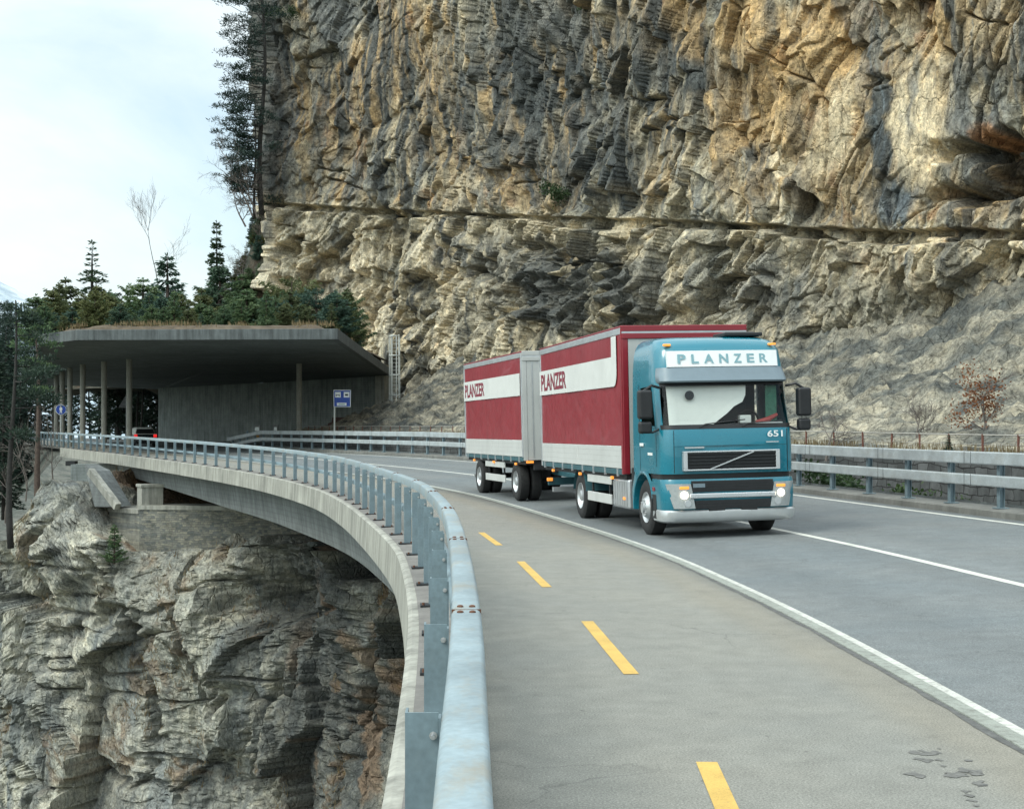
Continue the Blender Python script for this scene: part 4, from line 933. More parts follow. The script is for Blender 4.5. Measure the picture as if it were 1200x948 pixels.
# ---- parking information sign
Y = 92.; p = W(392, 508, Y)
SG = empty('parking_sign', (p[0], Y, .7), .1, 'blue roadside sign with two white pictogram squares and a plate on a pale post', 'road sign')
w = 20*Y/F; z1 = CZ+(HOR-457)*Y/F-.7; z0 = z1-w
MB().tube([(0, 0, -.3), (0, 0, z1-.05)], .055, 12).build('pole', M['ladder'], SG, 0, 'auto')
MB().prism([(-.06, z0), (w-.06, z0), (w-.06, z1), (-.06, z1)], 'y', -.10, -.065).build('sign_border', M['signw'], SG, .01)
fc = MB().prism([(-.02, z0+.04), (w-.10, z0+.04), (w-.10, z1-.04), (-.02, z1-.04)], 'y', -.106, -.101).build('sign_face', M['blue'], SG)
for x0 in (.04, w*.54):
    MB().prism([(x0, z0+.56*w), (x0+.33*w, z0+.56*w), (x0+.33*w, z0+.88*w), (x0, z0+.88*w)], 'y', -.111, -.107).build('pictogram_panel', M['signw'], SG)
m = MB(); x0 = .04
m.box(x0+.05, x0+.09, -.1135, -.1115, z0+.62*w, z0+.74*w).box(x0+.25, x0+.29, -.1135, -.1115, z0+.62*w, z0+.74*w).box(x0+.05, x0+.29, -.1135, -.1115, z0+.68*w, z0+.715*w); m.build('table_symbol', M['black'], SG)
x0 = w*.54; MB().box(x0+.08, x0+.28, -.1135, -.1115, z0+.66*w, z0+.76*w).build('symbol', M['black'], SG)
MB().prism([(.14*w, z0+.08*w), (.70*w, z0+.08*w), (.70*w, z0+.25*w), (.14*w, z0+.25*w)], 'y', -.111, -.107).build('distance_plate', M['signw'], SG)
MB().box(.24*w, .60*w, -.1135, -.1115, z0+.13*w, z0+.19*w).build('plate_symbol', M['signt'], SG)
# ---- round blue sign for walkers and cyclists
Y = 104.; p = W(71.5, 480, Y)
CS = empty('path_sign', (p[0]+.0, Y, zr(Y)), .2, 'round blue shared path sign with a white figure in front of the columns', 'road sign')
zc = p[2]-float(zr(Y)); r = 6.1*Y/F
MB().tube([(0, 0, -.3), (0, 0, zc+r)], .04, 10).build('pole', M['galvr'], CS, 0, 'auto')
MB().lathe([(-.08, 0), (-.08, r), (-.06, r), (-.06, 0)], (0, 0, zc), 'y', 36).build('sign_border', M['signw'], CS)
MB().lathe([(-.088, 0), (-.088, r*.92), (-.081, r*.92), (-.081, 0)], (0, 0, zc), 'y', 36).build('sign_face', M['blue'], CS)
m = MB(); m.lathe([(-.096, 0), (-.096, .07), (-.089, .07), (-.089, 0)], (0, 0, zc+.24), 'y', 16)
m.prism([(-.09, zc+.15), (.09, zc+.15), (.11, zc-.05), (.05, zc-.03), (.09, zc-.25), (.03, zc-.25), (0, zc-.08), (-.03, zc-.25), (-.09, zc-.25), (-.05, zc-.03), (-.11, zc-.05)], 'y', -.096, -.089); m.build('walker_symbol', M['signw'], CS)
# ---- triangle sign seen from its back
Y = 112.; p = W(148, 478, Y); TS = empty('warning_sign', (p[0], Y, zr(Y)), PI+.5, 'grey back of a triangular warning sign beside a gallery column', 'road sign')
zb = p[2]-float(zr(Y)); MB().tube([(0, .06, -.3), (0, .06, zb+.9)], .04, 10).build('pole', M['galvr'], TS, 0, 'auto')
MB().prism([(-.62, zb), (.62, zb), (0, zb+1.08)], 'y', -.01, .02).build('sign_plate', M['signback'], TS, .01)
MB().prism([(-.60, zb+.01), (.60, zb+.01), (0, zb+1.06)], 'y', -.016, -.012).build('sign_face', M['signw'], TS)
MB().box(-.3, .3, .021, .05, zb+.25, zb+.30).box(-.18, .18, .021, .05, zb+.6, zb+.65).build('stiffener', M['galvr'], TS)
# ---- caged ladder at the wall's end
Y = 113.; p = W(463.5, 488, Y); k = Y/F
LD = empty('caged_ladder', (p[0], Y, p[2]), -.1, 'pale caged access ladder fixed beside the end of the gallery wall', 'ladder')
h = 96*k; m = MB()
for x in (-.28, .28): m.tube([(x, 0, -1.6), (x, 0, h)], .06, 8)
m.build('stile', M['ladder'], LD, 0, 'auto')
m = MB()
for i in range(int(h/.3)): m.tube([(-.28, 0, .1+.3*i), (.28, 0, .1+.3*i)], .018, 6)
m.build('rungs', M['ladder'], LD); 
for i in range(5):
    z = .15+i*(h-.3)/4; pts = [(.42*math.cos(a)*1.0, -.4-.42*math.sin(a)+.42*0, z) for a in np.linspace(-.35, PI+.35, 15)]
    MB().tube([(.30, 0, z)]+pts+[(-.30, 0, z)], .05, 6).build('cage_hoop', M['ladder'], LD, 0, 'auto')
for a in (.1, PI*.33, PI*.67, PI-.1):
    x, y = .42*math.cos(a), -.4-.42*math.sin(a); MB().tube([(x, y, .12), (x, y, h-.12)], .045, 6).build('cage_bar', M['ladder'], LD)
for z in (h*.2, h*.5, h*.8): MB().bar((-.28, 0, z), (-.9, .9, z), .03, .03).build('bracket', M['ladder'], LD)
# ---- the dark car under the roof, seen from behind
Y = 106.; x = (170.5-600)/F*Y
CR = empty('parked_car', (x, Y, float(zr(Y))+.03), .42, 'small dark hatchback with red tail lamps under the gallery roof', 'car')
def loft(rings): 
    m = MB(); n = len(rings[0]); vs = [p for r in rings for p in r]
    fs = [(i*n+k, i*n+(k+1) % n, (i+1)*n+(k+1) % n, (i+1)*n+k) for i in range(len(rings)-1) for k in range(n)]+[tuple(range(n))[::-1], tuple((len(rings)-1)*n+k for k in range(n))]
    return m.add(vs, fs)
def crr(y0, y1, w, z, r=.2):
    out = []
    for cx, cy, a0 in ((w-r, y1-r, 0), (-w+r, y1-r, PI/2), (-w+r, y0+r, PI), (w-r, y0+r, 1.5*PI)):
        out += [(cx+r*math.cos(a0+t), cy+r*math.sin(a0+t), z) for t in np.linspace(0, PI/2, 5)]
    return out
loft([crr(.03, 4.1, .82, .25), crr(0, 4.15, .86, .5), crr(.02, 4.1, .87, .8), crr(.12, 3.9, .84, .95)]).build('body', M['carp'], CR, 0, 'auto')
loft([crr(.13, 2.9, .82, .952), crr(.45, 2.1, .66, 1.42), crr(.6, 1.9, .6, 1.47)]).build('cabin_roof', M['ladder'], CR, 0, 'auto')
MB().add([(-.70, .125, 1.0), (.70, .125, 1.0), (.58, .385, 1.36), (-.58, .385, 1.36), (-.70, .165, 1.0), (.70, .165, 1.0), (.58, .425, 1.36), (-.58, .425, 1.36)], [(0, 1, 2, 3), (7, 6, 5, 4), (0, 4, 5, 1), (1, 5, 6, 2), (2, 6, 7, 3), (3, 7, 4, 0)]).build('rear_window', M['black'], CR)
for sx in (-1, 1):
    MB().box(sx*.72-.12, sx*.72+.12, -.03, .05, .72, .95).build('tail_lamp', M['tail'], CR, .02)
    for yy in (.75, 3.25):
        MB().lathe([(sx*.66, 0), (sx*.66, .30), (sx*.84, .30), (sx*.855, .2), (sx*.84, 0)], (0, yy, .30), 'x', 20).build('wheel', M['rubber'], CR, 0, 'auto')
MB().box(-.26, .26, -.02, .0, .55, .66).build('number_plate', M['signw'], CR)
# ================================================================== THE LORRY AND ITS TRAILER
TX, TY, TT = 3.95, 25.1, .186
tz = float(zr(TY)+.035)
TK = empty('lorry', (TX, TY, tz), TT, 'teal cabbed lorry with a red and white curtain-sided body and lit headlamps', 'lorry')
TK.rotation_euler = (0, -.022, TT)
def ring(z, yf, w, r, yb, nfront=15, ncorner=7, bow=.05, nside=5):
    pts = [(-w, y, z) for y in np.linspace(yb, yf+r+bow, nside, endpoint=False)]
    for t in np.linspace(0, PI/2, ncorner, endpoint=False): pts.append((-w+r-r*math.cos(t), yf+bow+r-r*math.sin(t), z))
    fx = w-r
    for x in np.linspace(-fx, fx, nfront): pts.append((x, yf+bow*(x/fx)**2, z))
    for t in np.linspace(PI/2, 0, ncorner, endpoint=False)[1:]: pts.append((w-r+r*math.cos(t), yf+bow+r-r*math.sin(t), z))
    pts.append((w, yf+bow+r, z))
    pts += [(w, y, z) for y in np.linspace(yf+r+bow, yb, nside+1)[1:]]
    return pts
def skin(levels, keep=None, cap_top=False, cap_back=True):
    rings = [ring(*l[:5], **(l[5] if len(l) > 5 else {})) for l in levels]; n = len(rings[0]); m = MB()
    vs = [p for r in rings for p in r]; fs = []
    for i in range(len(rings)-1):
        for k in range(n-1):
            if keep is None or keep(i, k, n): fs.append((i*n+k, i*n+k+1, (i+1)*n+k+1, (i+1)*n+k))
        if cap_back and keep is None: fs.append((i*n+n-1, i*n, (i+1)*n, (i+1)*n+n-1))
    if cap_top: fs.append(tuple((len(rings)-1)*n+k for k in range(n)))
    return m.add(vs, fs)
CB_, WID = 2.02, 1.245
hood = [(1.17, .055, WID, .26, CB_), (1.4, .045, WID, .26, CB_), (1.7, .05, WID, .26, CB_), (1.95, .085, WID, .27, CB_), (2.00, .10, WID, .28, CB_)]
wind = [(2.00+.82*t, .10+.23*t+.02*math.sin(PI*t), WID-.012*t, .28, CB_) for t in np.linspace(0, 1, 7)]
roof = [(2.82, .33, 1.233, .28, CB_), (3.08, .37, 1.225, .29, CB_), (3.38, .43, 1.20, .32, CB_), (3.50, .50, 1.165, .36, CB_), (3.585, .63, 1.11, .40, CB_), (3.64, .85, 1.03, .42, CB_), (3.665, 1.15, .92, .42, CB_)]
NR = len(ring(*hood[0]))
NS, NCN, NF_ = 5, 7, 15
f0, f1 = NS+NCN, NS+NCN+NF_-1                                # first and last front points
def frontish(k, extra): return f0-extra <= k < f1+extra
cab = empty('cab', (0, 0, 0)); cab.parent = TK
def cpart(o): return o
skin(hood).build('cab_body', M['teal'], cab, 0, 'auto')
skin(wind, lambda i, k, n: k < f0-4).build('cab_side', M['teal'], cab, 0, 'auto'); skin(wind, lambda i, k, n: k >= f1+4).build('cab_side', M['teal'], cab, 0, 'auto')
skin(roof, None, True).build('cab_roof', M['teal'], cab, 0, 'auto')
m = skin([(2.0, CB_-.02, 1.2, .01, CB_), (2.82, CB_-.02, 1.2, .01, CB_)]) ; m.build('rear_wall', M['cabin'], cab)
skin(wind, lambda i, k, n: frontish(k, 4)).build('windscreen', M['windscreen'], cab, 0, True)
# black band under the glass, wipers
bl = [(z, y-.006, w+.003, r, CB_) for z, y, w, r in ((1.965, .093, WID, .275), (2.0, .10, WID, .28), (2.045, .114, WID, .28))]
skin(bl, lambda i, k, n: frontish(k, 5)).build('scuttle', M['black'], cab, 0, 'auto')
bt_ = [(z, y-.008, w+.003, r, CB_) for z, y, w, r in ((2.74, .315, 1.236, .28), (2.83, .335, 1.235, .28))]
skin(bt_, lambda i, k, n: frontish(k, 4)).build('glass_header', M['black'], cab, 0, 'auto')
for x0, x1, z1 in ((-.55, .30, 2.12), (.25, 1.0, 2.09)):
    MB().tube([(x0, .085, 2.0), (x0+.1, .09, 2.05), (x1, .105, z1)], .011, 6).build('wiper', M['black'], cab)
# side windows and door lines
for sx in (-1, 1):
    pl = [(.55, 2.03), (1.40, 2.05), (1.44, 2.74), (.78, 2.76)]
    MB().prism(pl, 'x', sx*1.247, sx*1.2505).build('side_window', M['sideglass'] if sx > 0 else M['sideglass'], cab)
    m = MB(); m.box(sx*1.2465-.002, sx*1.2465+.002, 1.56, 1.572, 1.2, 2.8).box(sx*1.2465-.002, sx*1.2465+.002, .50, .51, 1.3, 2.05).box(sx*1.2465-.002, sx*1.2465+.002, .5, 1.57, 1.995, 2.003); m.build('door_gap', M['black'], cab)
    MB().box(sx*1.262-.014, sx*1.262+.014, 1.28, 1.5, 1.66, 1.72).build('door_handle', M['wtext'], cab, .01)
    MB().box(sx*1.2475-.003, sx*1.2475+.003, .75, 1.05, 1.50, 1.55).build('door_badge', M['wtext'], cab)
    # mirrors
    mr = MB().box(sx*1.50-.13, sx*1.50+.13, .22, .40, 2.16, 2.68).build('mirror', M['black'], cab, .05, seg=3)
    MB().box(sx*1.50-.12, sx*1.50+.12, .24, .40, 1.90, 2.12).build('mirror_lower', M['black'], mr, .05, seg=3)
    MB().tube([(sx*1.20, .42, 2.72), (sx*1.36, .33, 2.76), (sx*1.52, .31, 2.66)], .025, 8).build('mirror_arm', M['black'], mr); MB().tube([(sx*1.22, .36, 1.98), (sx*1.36, .33, 1.92), (sx*1.5, .31, 1.94)], .022, 8).build('mirror_arm', M['black'], mr)
# sun visor, roof sign, roof lamps, horns
vz = [(2.80, .19, 1.20, .24, .62), (2.83, .16, 1.215, .24, .62), (2.95, .24, 1.215, .26, .62), (2.96, .245, 1.21, .26, .62), (3.075, .315, 1.205, .28, .62), (3.08, .37, 1.19, .28, .62)]
skin(vz).build('sun_visor', M['greyp'], cab, 0, 'auto')
m = MB(); V = []
sg_ = [(3.085, .31), (3.375, .365)]
n = 17; xs = np.linspace(-1.04, 1.04, n)
fr = [(x, y+.05*(x/.95)**2, z) for z, y in sg_ for x in xs]; bk = [(x, y+.05*(x/.95)**2+.09, z) for z, y in sg_ for x in xs]
m.add(fr+bk, [(i, i+1, n+i+1, n+i) for i in range(n-1)]+[(2*n+i+1, 2*n+i, 3*n+i, 3*n+i+1) for i in range(n-1)]+[(n+i, n+i+1, 3*n+i+1, 3*n+i) for i in range(n-1)]+[(i+1, i, 2*n+i, 2*n+i+1) for i in range(n-1)]+[(0, n, 3*n, 2*n), (n-1, 3*n-1, 4*n-1, 2*n-1)])
sgn = m.build('roof_sign', M['signw'], cab)
x = -.86
for ch, wd in zip('PLANZER', (.17, .15, .20, .19, .17, .16, .18)):
    t = link('sign_letter', text_mesh(ch, .17, wd*.9, bold=.03), M['signt'], sgn)
    xc = x+wd/2; t.location = (x, .311+.05*(xc/.95)**2, 3.145); t.rotation_euler = (-.187, 0, .105*xc); x += wd+.085
for sx in (-1, 1):
    MB().box(sx*1.0-.07, sx*1.0+.07, .50, .58, 3.47, 3.51).build('roof_lamp', M['orange'], cab, .015)
MB().lathe([(-.28, .0), (-.28, .05), (.28, .05), (.28, 0)], (.55, 1.0, 3.70), 'x', 12).box(.2, .95, .85, 1.5, 3.66, 3.73).build('roof_hatch', M['black'], cab, .02)
# grille
gr = MB(); gz0, gz1, gx = 1.225, 1.575, .90
m = MB(); y = -.012
for a in ((-gx, gx, gz1-.028, gz1), (-gx, gx, gz0, gz0+.028)): m.box(a[0], a[1], y-.01, y+.12, a[2], a[3])
m.box(-gx, -gx+.075, y-.01, y+.12, gz0+.028, gz1-.028).box(gx-.075, gx, y-.01, y+.12, gz0+.028, gz1-.028)
G_ = m.build('grille', M['chrome'], cab, .008)
MB().box(-gx+.07, gx-.07, y+.035, y+.05, gz0+.02, gz1-.02).build('grille_back', M['black'], G_)
m = MB()
for i in range(5): zz = gz0+.06+i*.058; m.box(-gx+.076, gx-.076, y+.0, y+.034, zz, zz+.02)
m.build('grille_slats', M['darkmetal'], G_)
MB().bar((-.40, y-.004, gz0+.03), (.40, y-.004, gz1-.03), .02, .05, (0, 1, 0)).build('diagonal_bar', M['chrome'], G_)
MB().box(-.86, -.50, .03, .043, 1.625, 1.65).build('hood_badge', M['chrome'], cab); MB().box(.66, .90, .03, .043, 1.70, 1.72).build('hood_badge', M['chrome'], cab)
t = link('fleet_number', text_mesh('651', .115, .30, bold=.02), M['wtext'], cab); t.location = (.70, .062, 1.80); t.rotation_euler = (-.06, 0, .06)
# black slit and bumper
sl = [(1.075, .10, WID-.03, .26, 1.0), (1.175, .10, WID-.03, .26, 1.0)]; skin(sl).build('slit', M['black'], cab, 0, 'auto')
bp_ = [(.50, .03, WID-.01, .26, .80), (.56, .01, WID, .27, .80), (.8, -.01, WID+.005, .28, .80), (1.02, .0, WID+.005, .28, .80), (1.075, .03, WID, .28, .80), (1.078, .09, WID-.04, .26, .80)]
def bkeep(i, k, n): return True
bum = skin(bp_, None).build('bumper', M['teal'], cab, 0, 'auto')
MB().box(-.76, .76, -.022, .06, .85, 1.045).build('upper_intake', M['black'], bum, .01); MB().box(-.70, .70, -.022, .06, .545, .70).build('lower_intake', M['black'], bum, .01)
m = MB()
for zz in (.89, .94, .99, .59, .64): m.box(-.68, .68, -.028, -.02, zz, zz+.014)
m.build('intake_slats', M['darkmetal'], bum)
MB().box(-.74, -.52, -.034, -.02, .93, 1.0).build('intake_badge', M['greyp'], bum)
MB().box(-.80, .80, -.045, .02, .735, .825).build('chrome_bar', M['chrome'], bum, .02)
sv = [(.30, .10, WID-.05, .26, .70), (.33, .01, WID, .27, .74), (.40, -.035, WID+.01, .28, .76), (.50, -.035, WID+.01, .28, .76), (.53, .0, WID, .27, .76)]
skin(sv).build('silver_lip', M['silver'], bum, 0, 'auto')
MB().box(-.45, -.15, -.02, .03, .505, .56).box(.15, .45, -.02, .03, .505, .56).build('step_recess', M['black'], bum)
for sx in (-1, 1):
    def hp(z, dx): return .0
    hl = MB(); 
    xs = np.linspace(.78, 1.20, 9); 
    def fy(x): return -.012 if x < .965 else -.012+.05+.28-math.sqrt(max(0, .28**2-(x-.965)**2))-.05*(1-min(1, (x-.965)/.1))
    tp = [(sx*(x+.00), fy(x)-.012, 1.0) for x in xs]; bo = [(sx*(.70+(x-.78)*.9), fy(.70+(x-.78)*.9)-.012, .56) for x in xs]
    tb = [(a, b+.06, c) for a, b, c in tp]; bb = [(a, b+.06, c) for a, b, c in bo]; n = len(xs)
    hl.add(bo+tp+bb+tb, [(i, i+1, n+i+1, n+i) for i in range(n-1)]+[(n+i, n+i+1, 3*n+i+1, 3*n+i) for i in range(n-1)]+[(i, 2*n+i, 2*n+i+1, i+1) for i in range(n-1)]+[(0, n, 3*n, 2*n), (n-1, 3*n-1, 4*n-1+0, 2*n+n-1)][:1])
    h = hl.build('headlight', M['lens'], cab, 0, 'auto')
    cx = .90
    MB().lathe([(-.055, 0), (-.055, .062), (-.02, .07), (0, .07)], (sx*cx, fy(cx)+.028, .80), 'y', 20).build('lit_lamp', M['lampon'], h)
    MB().lathe([(-.05, 0), (-.05, .06), (-.02, .068), (0, .068)], (sx*(cx-.06), fy(cx)+.028, .65), 'y', 20).build('fog_lamp', M['chrome'], h)
    MB().box(sx*(cx+.0)-.085, sx*cx+.085, fy(cx)-.024, fy(cx)+.03, .905, .955).build('indicator', M['orange'], h, .01)
    MB().box(sx*1.25-.012, sx*1.25+.012, .62, .76, .86, .93).build('side_lamp', M['redf'], cab, .004)
m = MB(); m.box(-1.06, -1.056, .02, .05, 1.19, 1.95).box(1.056, 1.06, .02, .05, 1.19, 1.95); 
for _z in (1.66,): m.box(-1.05, 1.05, .034, .05, _z, _z+.006)
m.build('panel_gap', M['black'], cab)
# fender over the front wheel
AX, RW = 1.42, .52
for sx in (-1, 1):
    th = np.linspace(-.12, PI+.10, 28); ri, yo = .63, AX; V = []
    for t in th:
        yy, zz = yo-ri*math.cos(t), RW+ri*math.sin(t)
        y2 = min(max(yo-1.0*math.cos(t)*1.0, .80), 2.05); z2 = 1.20
        if zz > z2-.02: zz = z2-.02
        # outer rim towards the panel's straight edges
        if t < PI*.28: o2 = (.80, max(.53, zz))
        elif t > PI*.80: o2 = (2.16, max(.75, zz))
        else: o2 = (yy, 1.19)
        V += [(sx*1.0, yy, zz), (sx*1.252, yy, zz), (sx*1.262, yy-.02*math.cos(t), min(zz+.03, 1.2)), (sx*1.25, o2[0], o2[1])]
    link('wheel_arch', mesh_np('wheel_arch', V, grid_q(len(th), 4)), M['teal'], cab)
    MB().box(sx*1.235-.02, sx*1.235+.02, .55, .83, .36, .80).build('cab_step', M['black'], cab, .01)
    m = MB().box(sx*1.13-.12, sx*1.13+.12, 2.05, 2.2, .70, 1.25); m.build('fender_rear', M['black'], cab, .02)
MB().box(-1.0, 1.0, .75, 2.0, 1.02, 1.16).build('cab_floor', M['black'], cab)
# inside the cab
MB().box(-1.1, 1.1, .36, .85, 1.75, 2.05).build('dashboard', M['cabin'], cab, .06)
pl = [(-1.02, 2.04), (-.08, 2.04), (.10, 2.22), (.18, 2.36), (.36, 2.50), (.42, 2.70), (.30, 2.76), (-1.02, 2.76)]
pl = [(-1.06, 2.03), (-.28, 2.03), (-.16, 2.12), (.02, 2.24), (.16, 2.36), (.33, 2.44), (.40, 2.56), (.43, 2.75), (-1.05, 2.75)]
m = MB(); nb = len(pl)
def wy(z): return .15+.23*(z-2.0)/.82+.03
m.add([(x, wy(z)+.08*(abs(x)/1.)**3, z) for x, z in pl]+[(x, wy(z)+.012+.08*(abs(x)/1.)**3, z) for x, z in pl], [tuple(range(nb))[::-1], tuple(range(nb, 2*nb))]+[(i, (i+1) % nb, nb+(i+1) % nb, nb+i) for i in range(nb)])
blind = m.build('cab_blind', M['shade'], cab)
MB().lathe([(-.012, 0), (-.012, .085), (0, .085), (0, 0)], (-.66, wy(2.58)-.01, 2.57), 'y', 24).build('blind_disc', M['black'], blind)
for x in (-.6, .62):
    st = MB().box(x-.26, x+.26, 1.15, 1.65, 1.55, 1.75).box(x-.25, x+.25, 1.55, 1.72, 1.7, 2.45).box(x-.14, x+.14, 1.58, 1.7, 2.47, 2.7).build('seat', M['cabin'], cab, .05)
MB().lathe([(-.02, .21), (0, .235), (.02, .21), (0, .19), (-.02, .21)], (0, 0, 0), 'y', 24).build('steering_wheel', M['black'], cab).location = (.62, .86, 2.08)
MB().box(.84, 1.06, .50, .53, 2.08, 2.74).build('side_curtain', M['cabgreen'], cab, .01)
MB().tube([(.62, .42, 2.07), (.85, .43, 2.11), (1.05, .48, 2.2)], [.03, .05, .03], 8).build('dash_cloth', M['cabred'], cab)
MB().box(.30, .52, .37, .5, 2.05, 2.2).build('dash_box', M['shade'], cab, .02)
MB().box(.55, 1.1, .33, .38, 2.045, 2.065).build('dash_paper', M['wtext'], cab)
# make one level less: parts straight under the lorry keep their own names
def ribbed(m, x, y0, y1, z0, z1, n, out):
    for i in range(n):
        a = y0+(y1-y0)*(i+.12)/n; b = y0+(y1-y0)*(i+.88)/n; m.box(min(x, x+out), max(x, x+out), a, b, z0, z1)
# wheels
def wheel(parent, y, x_out, sx, dual=False, r=RW, front=False, name='wheel'):
    w = empty(name, (sx*x_out, y, r)); w.parent = parent
    wd = .29
    def tyre_prof(x0): return [(x0-.02, .28), (x0, r-.20), (x0-.0, r-.06), (x0-.035, r-.008), (x0-.07, r), (x0-wd+.07, r), (x0-wd+.035, r-.008), (x0-wd, r-.06), (x0-wd, r-.2), (x0-wd+.02, .28)]
    def fl(p): return [(sx*a, q) for a, q in p]
    MB().lathe(fl(tyre_prof(0)), (0, 0, 0), 'x', 48).build('tyre', M['rubber'], w, 0, 'auto')
    if dual: MB().lathe(fl(tyre_prof(-.34)), (0, 0, 0), 'x', 40).build('tyre', M['rubber'], w, 0, 'auto')
    if front: pr = [(-.02, .29), (.0, .285), (-.02, .262), (-.05, .24), (-.02, .20), (.035, .165), (.045, .10), (.075, .095), (.08, .0)]
    else: pr = [(-.02, .29), (.0, .285), (-.03, .265), (-.12, .235), (-.14, .17), (-.14, .13), (-.02, .12), (.0, .095), (.0, 0)]
    rm = MB().lathe(fl(pr), (0, 0, 0), 'x', 40).build('rim', M['alu'], w, 0, 'auto')
    m = MB()
    for k in range(10):
        a = 2*PI*k/10; rr = .145 if front else .15
        m.lathe(fl([(-.14 if not front else .0, .016), (.055 if front else -.10, .016), (.06 if front else -.095, 0)]), (0, rr*math.cos(a), rr*math.sin(a)), 'x', 6)
    m.build('wheel_nuts', M['chrome'], w)
    return w
for sx in (-1, 1):
    wheel(TK, AX, 1.20, sx, False, RW, True); wheel(TK, AX+5.1, 1.235, sx, True)
# ------------- the load bodies of lorry and trailer
def body(root, y0, ln, front_red, wb_text, logo_scale=1.):
    y1 = y0+ln; X = 1.275; ZB, ZT = 1.10, 4.0
    bx = MB().box(-X+.03, X-.03, y0+.03, y1-.03, ZB+.05, ZT-.05).build('load_body', M['greyw'], root)
    # front wall frame
    fm_ = M['redf'] if front_red else M['greyw']
    m = MB(); m.box(-X, -X+.13, y0-.01, y0+.10, ZB, ZT-.02).box(X-.13, X, y0-.01, y0+.10, ZB, ZT-.02)
    m.build('corner_post', fm_, root, .02)
    m = MB(); m.box(-X, X, y0-.03, y0+.1, ZT-.26, ZT-.15).box(-X, X, y0-.03, y0+.1, ZT-.12, ZT); m.build('front_header', M['redf'] if front_red else M['greyw'], root, .015)
    MB().box(-X, X, y0-.025, y0+.09, ZT-.155, ZT-.115).build('header_strip', M['alu'], root)
    MB().box(-X+.13, X-.13, y0-.002, y0+.03, ZB+.02, ZT-.24).build('front_wall', M['greyw'], root)
    if not front_red:
        m = MB()
        for x in np.linspace(-1.0, 1.0, 6): m.box(x-.012, x+.012, y0-.014, y0-.003, ZB+.1, ZT-.28)
        m.build('front_ribs', M['alu'], root)
    MB().box(-X+.02, X-.02, y0+.1, y1, ZT-.05, ZT-.012).build('roof_sheet', M['whitet'], root)
    m = MB(); m.box(-X, -X+.1, y1-.1, y1, ZB, ZT).box(X-.1, X, y1-.1, y1, ZB, ZT).box(-X, X, y1-.1, y1, ZT-.1, ZT-.001); m.build('rear_frame', M['alu'], root, .015)
    for sx in (-1, 1):
        cz0, cz1 = 1.66, ZT-.16
        # curtain: a slightly slack sheet
        ny_, nz_ = 60, 14; Yc = np.linspace(y0+.10, y1-.10, ny_); Zc = np.linspace(cz0, cz1, nz_); V = []
        for yy in Yc:
            for zz in Zc:
                t = (zz-cz0)/(cz1-cz0); V.append((sx*(X+.014+.010*math.sin(PI*t)*(math.sin(yy*2.1+zz)+.25*math.sin(yy*6+zz*2))), yy, zz))
        c = link('curtain', mesh_np('curtain', V, grid_q(ny_, nz_), True), M['red'], root)
        def face(pl, name, mt, off, par):
            # flat film following the sheet: polygon in (y, z)
            return MB().prism(pl, 'x', sx*(X+off), sx*(X+off+.004)).build(name, mt, par)
        bz0, bz1 = 2.83, 3.42
        pl = []
        ya, yb_ = y0+.30, y1-.02
        pl = [(ya+.22-.22*math.cos(t)*1., bz0+.28-.28*math.sin(t)) for t in np.linspace(0, PI/2, 8)]
        if front_red: pl = [(ya, cz1-.02)]+pl+[(yb_, bz0), (yb_, bz1), (ya+.38, bz1), (ya+.38, cz1-.02)]
        else: pl = [(y0+.12, bz0), (yb_, bz0), (yb_, bz1), (y0+.12, bz1)]
        bd = face(pl, 'white_band', M['whitet'], .034, c)
        # the haulier's name, rear end of the band
        H = .40*logo_scale; Wd = 2.75*logo_scale
        me_ = text_mesh('PLANZER', H, Wd, bold=.03)
        t = link('lettering', me_, M['redt'], c)
        if sx < 0: t.rotation_euler = (0, 0, -PI/2); t.location = (-(X+.0425), y1-.22, bz0+.10)
        else: t.rotation_euler = (0, 0, PI/2); t.location = (X+.0425, y1-.22-Wd, bz0+.10)
        tm_ = text_mesh('planzer.ch', .075, .5) if False else None
        m = MB(); m.box(min(sx*(X-.01), sx*(X+.03)), max(sx*(X-.01), sx*(X+.03)), y0+.02, y1, ZT-.17, ZT-.045); m.build('curtain_rail', M['alu'], root, .01)
        m = MB(); m.box(min(sx*(X-.02), sx*(X+.02)), max(sx*(X-.02), sx*(X+.02)), y0-.01, y1, ZT-.045, ZT); m.build('roof_edge', M['redf'], root, .012)
        m = MB(); m.box(min(sx*(X-.02), sx*(X+.022)), max(sx*(X-.02), sx*(X+.022)), y0+.0, y0+.11, 1.2 if not front_red else 1.1, ZT-.05); m.build('side_front_post', M['redf'] if front_red else M['alu'], root, .01)
        m = MB(); m.box(min(sx*(X-.02), sx*(X+.03)), max(sx*(X-.02), sx*(X+.03)), y1-.12, y1+.01, 1.1, ZT-.05); m.build('side_rear_post', M['alu'], root, .01)
        # drop sides
        half = (y0+y1)/2
        for a, b in ((y0+.12, half-.012), (half+.012, y1-.12)):
            d = MB().box(min(sx*(X-.02), sx*(X+.026)), max(sx*(X-.02), sx*(X+.026)), a, b, 1.21, 1.655).build('dropside', M['whitep'], root, .012)
            m = MB()
            for zz in (1.33, 1.45, 1.56): m.box(min(sx*(X+.024), sx*(X+.028)), max(sx*(X+.024), sx*(X+.028)), a+.02, b-.02, zz, zz+.006)
            m.build('seam', M['greyw'], d)
        m = MB(); m.box(min(sx*(X-.06), sx*(X+.02)), max(sx*(X-.06), sx*(X+.02)), y0+.02, y1, 1.09, 1.20); m.build('side_rave', M['tealdark'], root, .008)
        k = int(ln/.9)
        m = MB()
        for i in range(k): yy = y0+.4+i*(ln-.8)/(k-1); m.box(min(sx*(X+.0), sx*(X+.04)), max(sx*(X+.0), sx*(X+.04)), yy-.03, yy+.03, 1.06, 1.215)
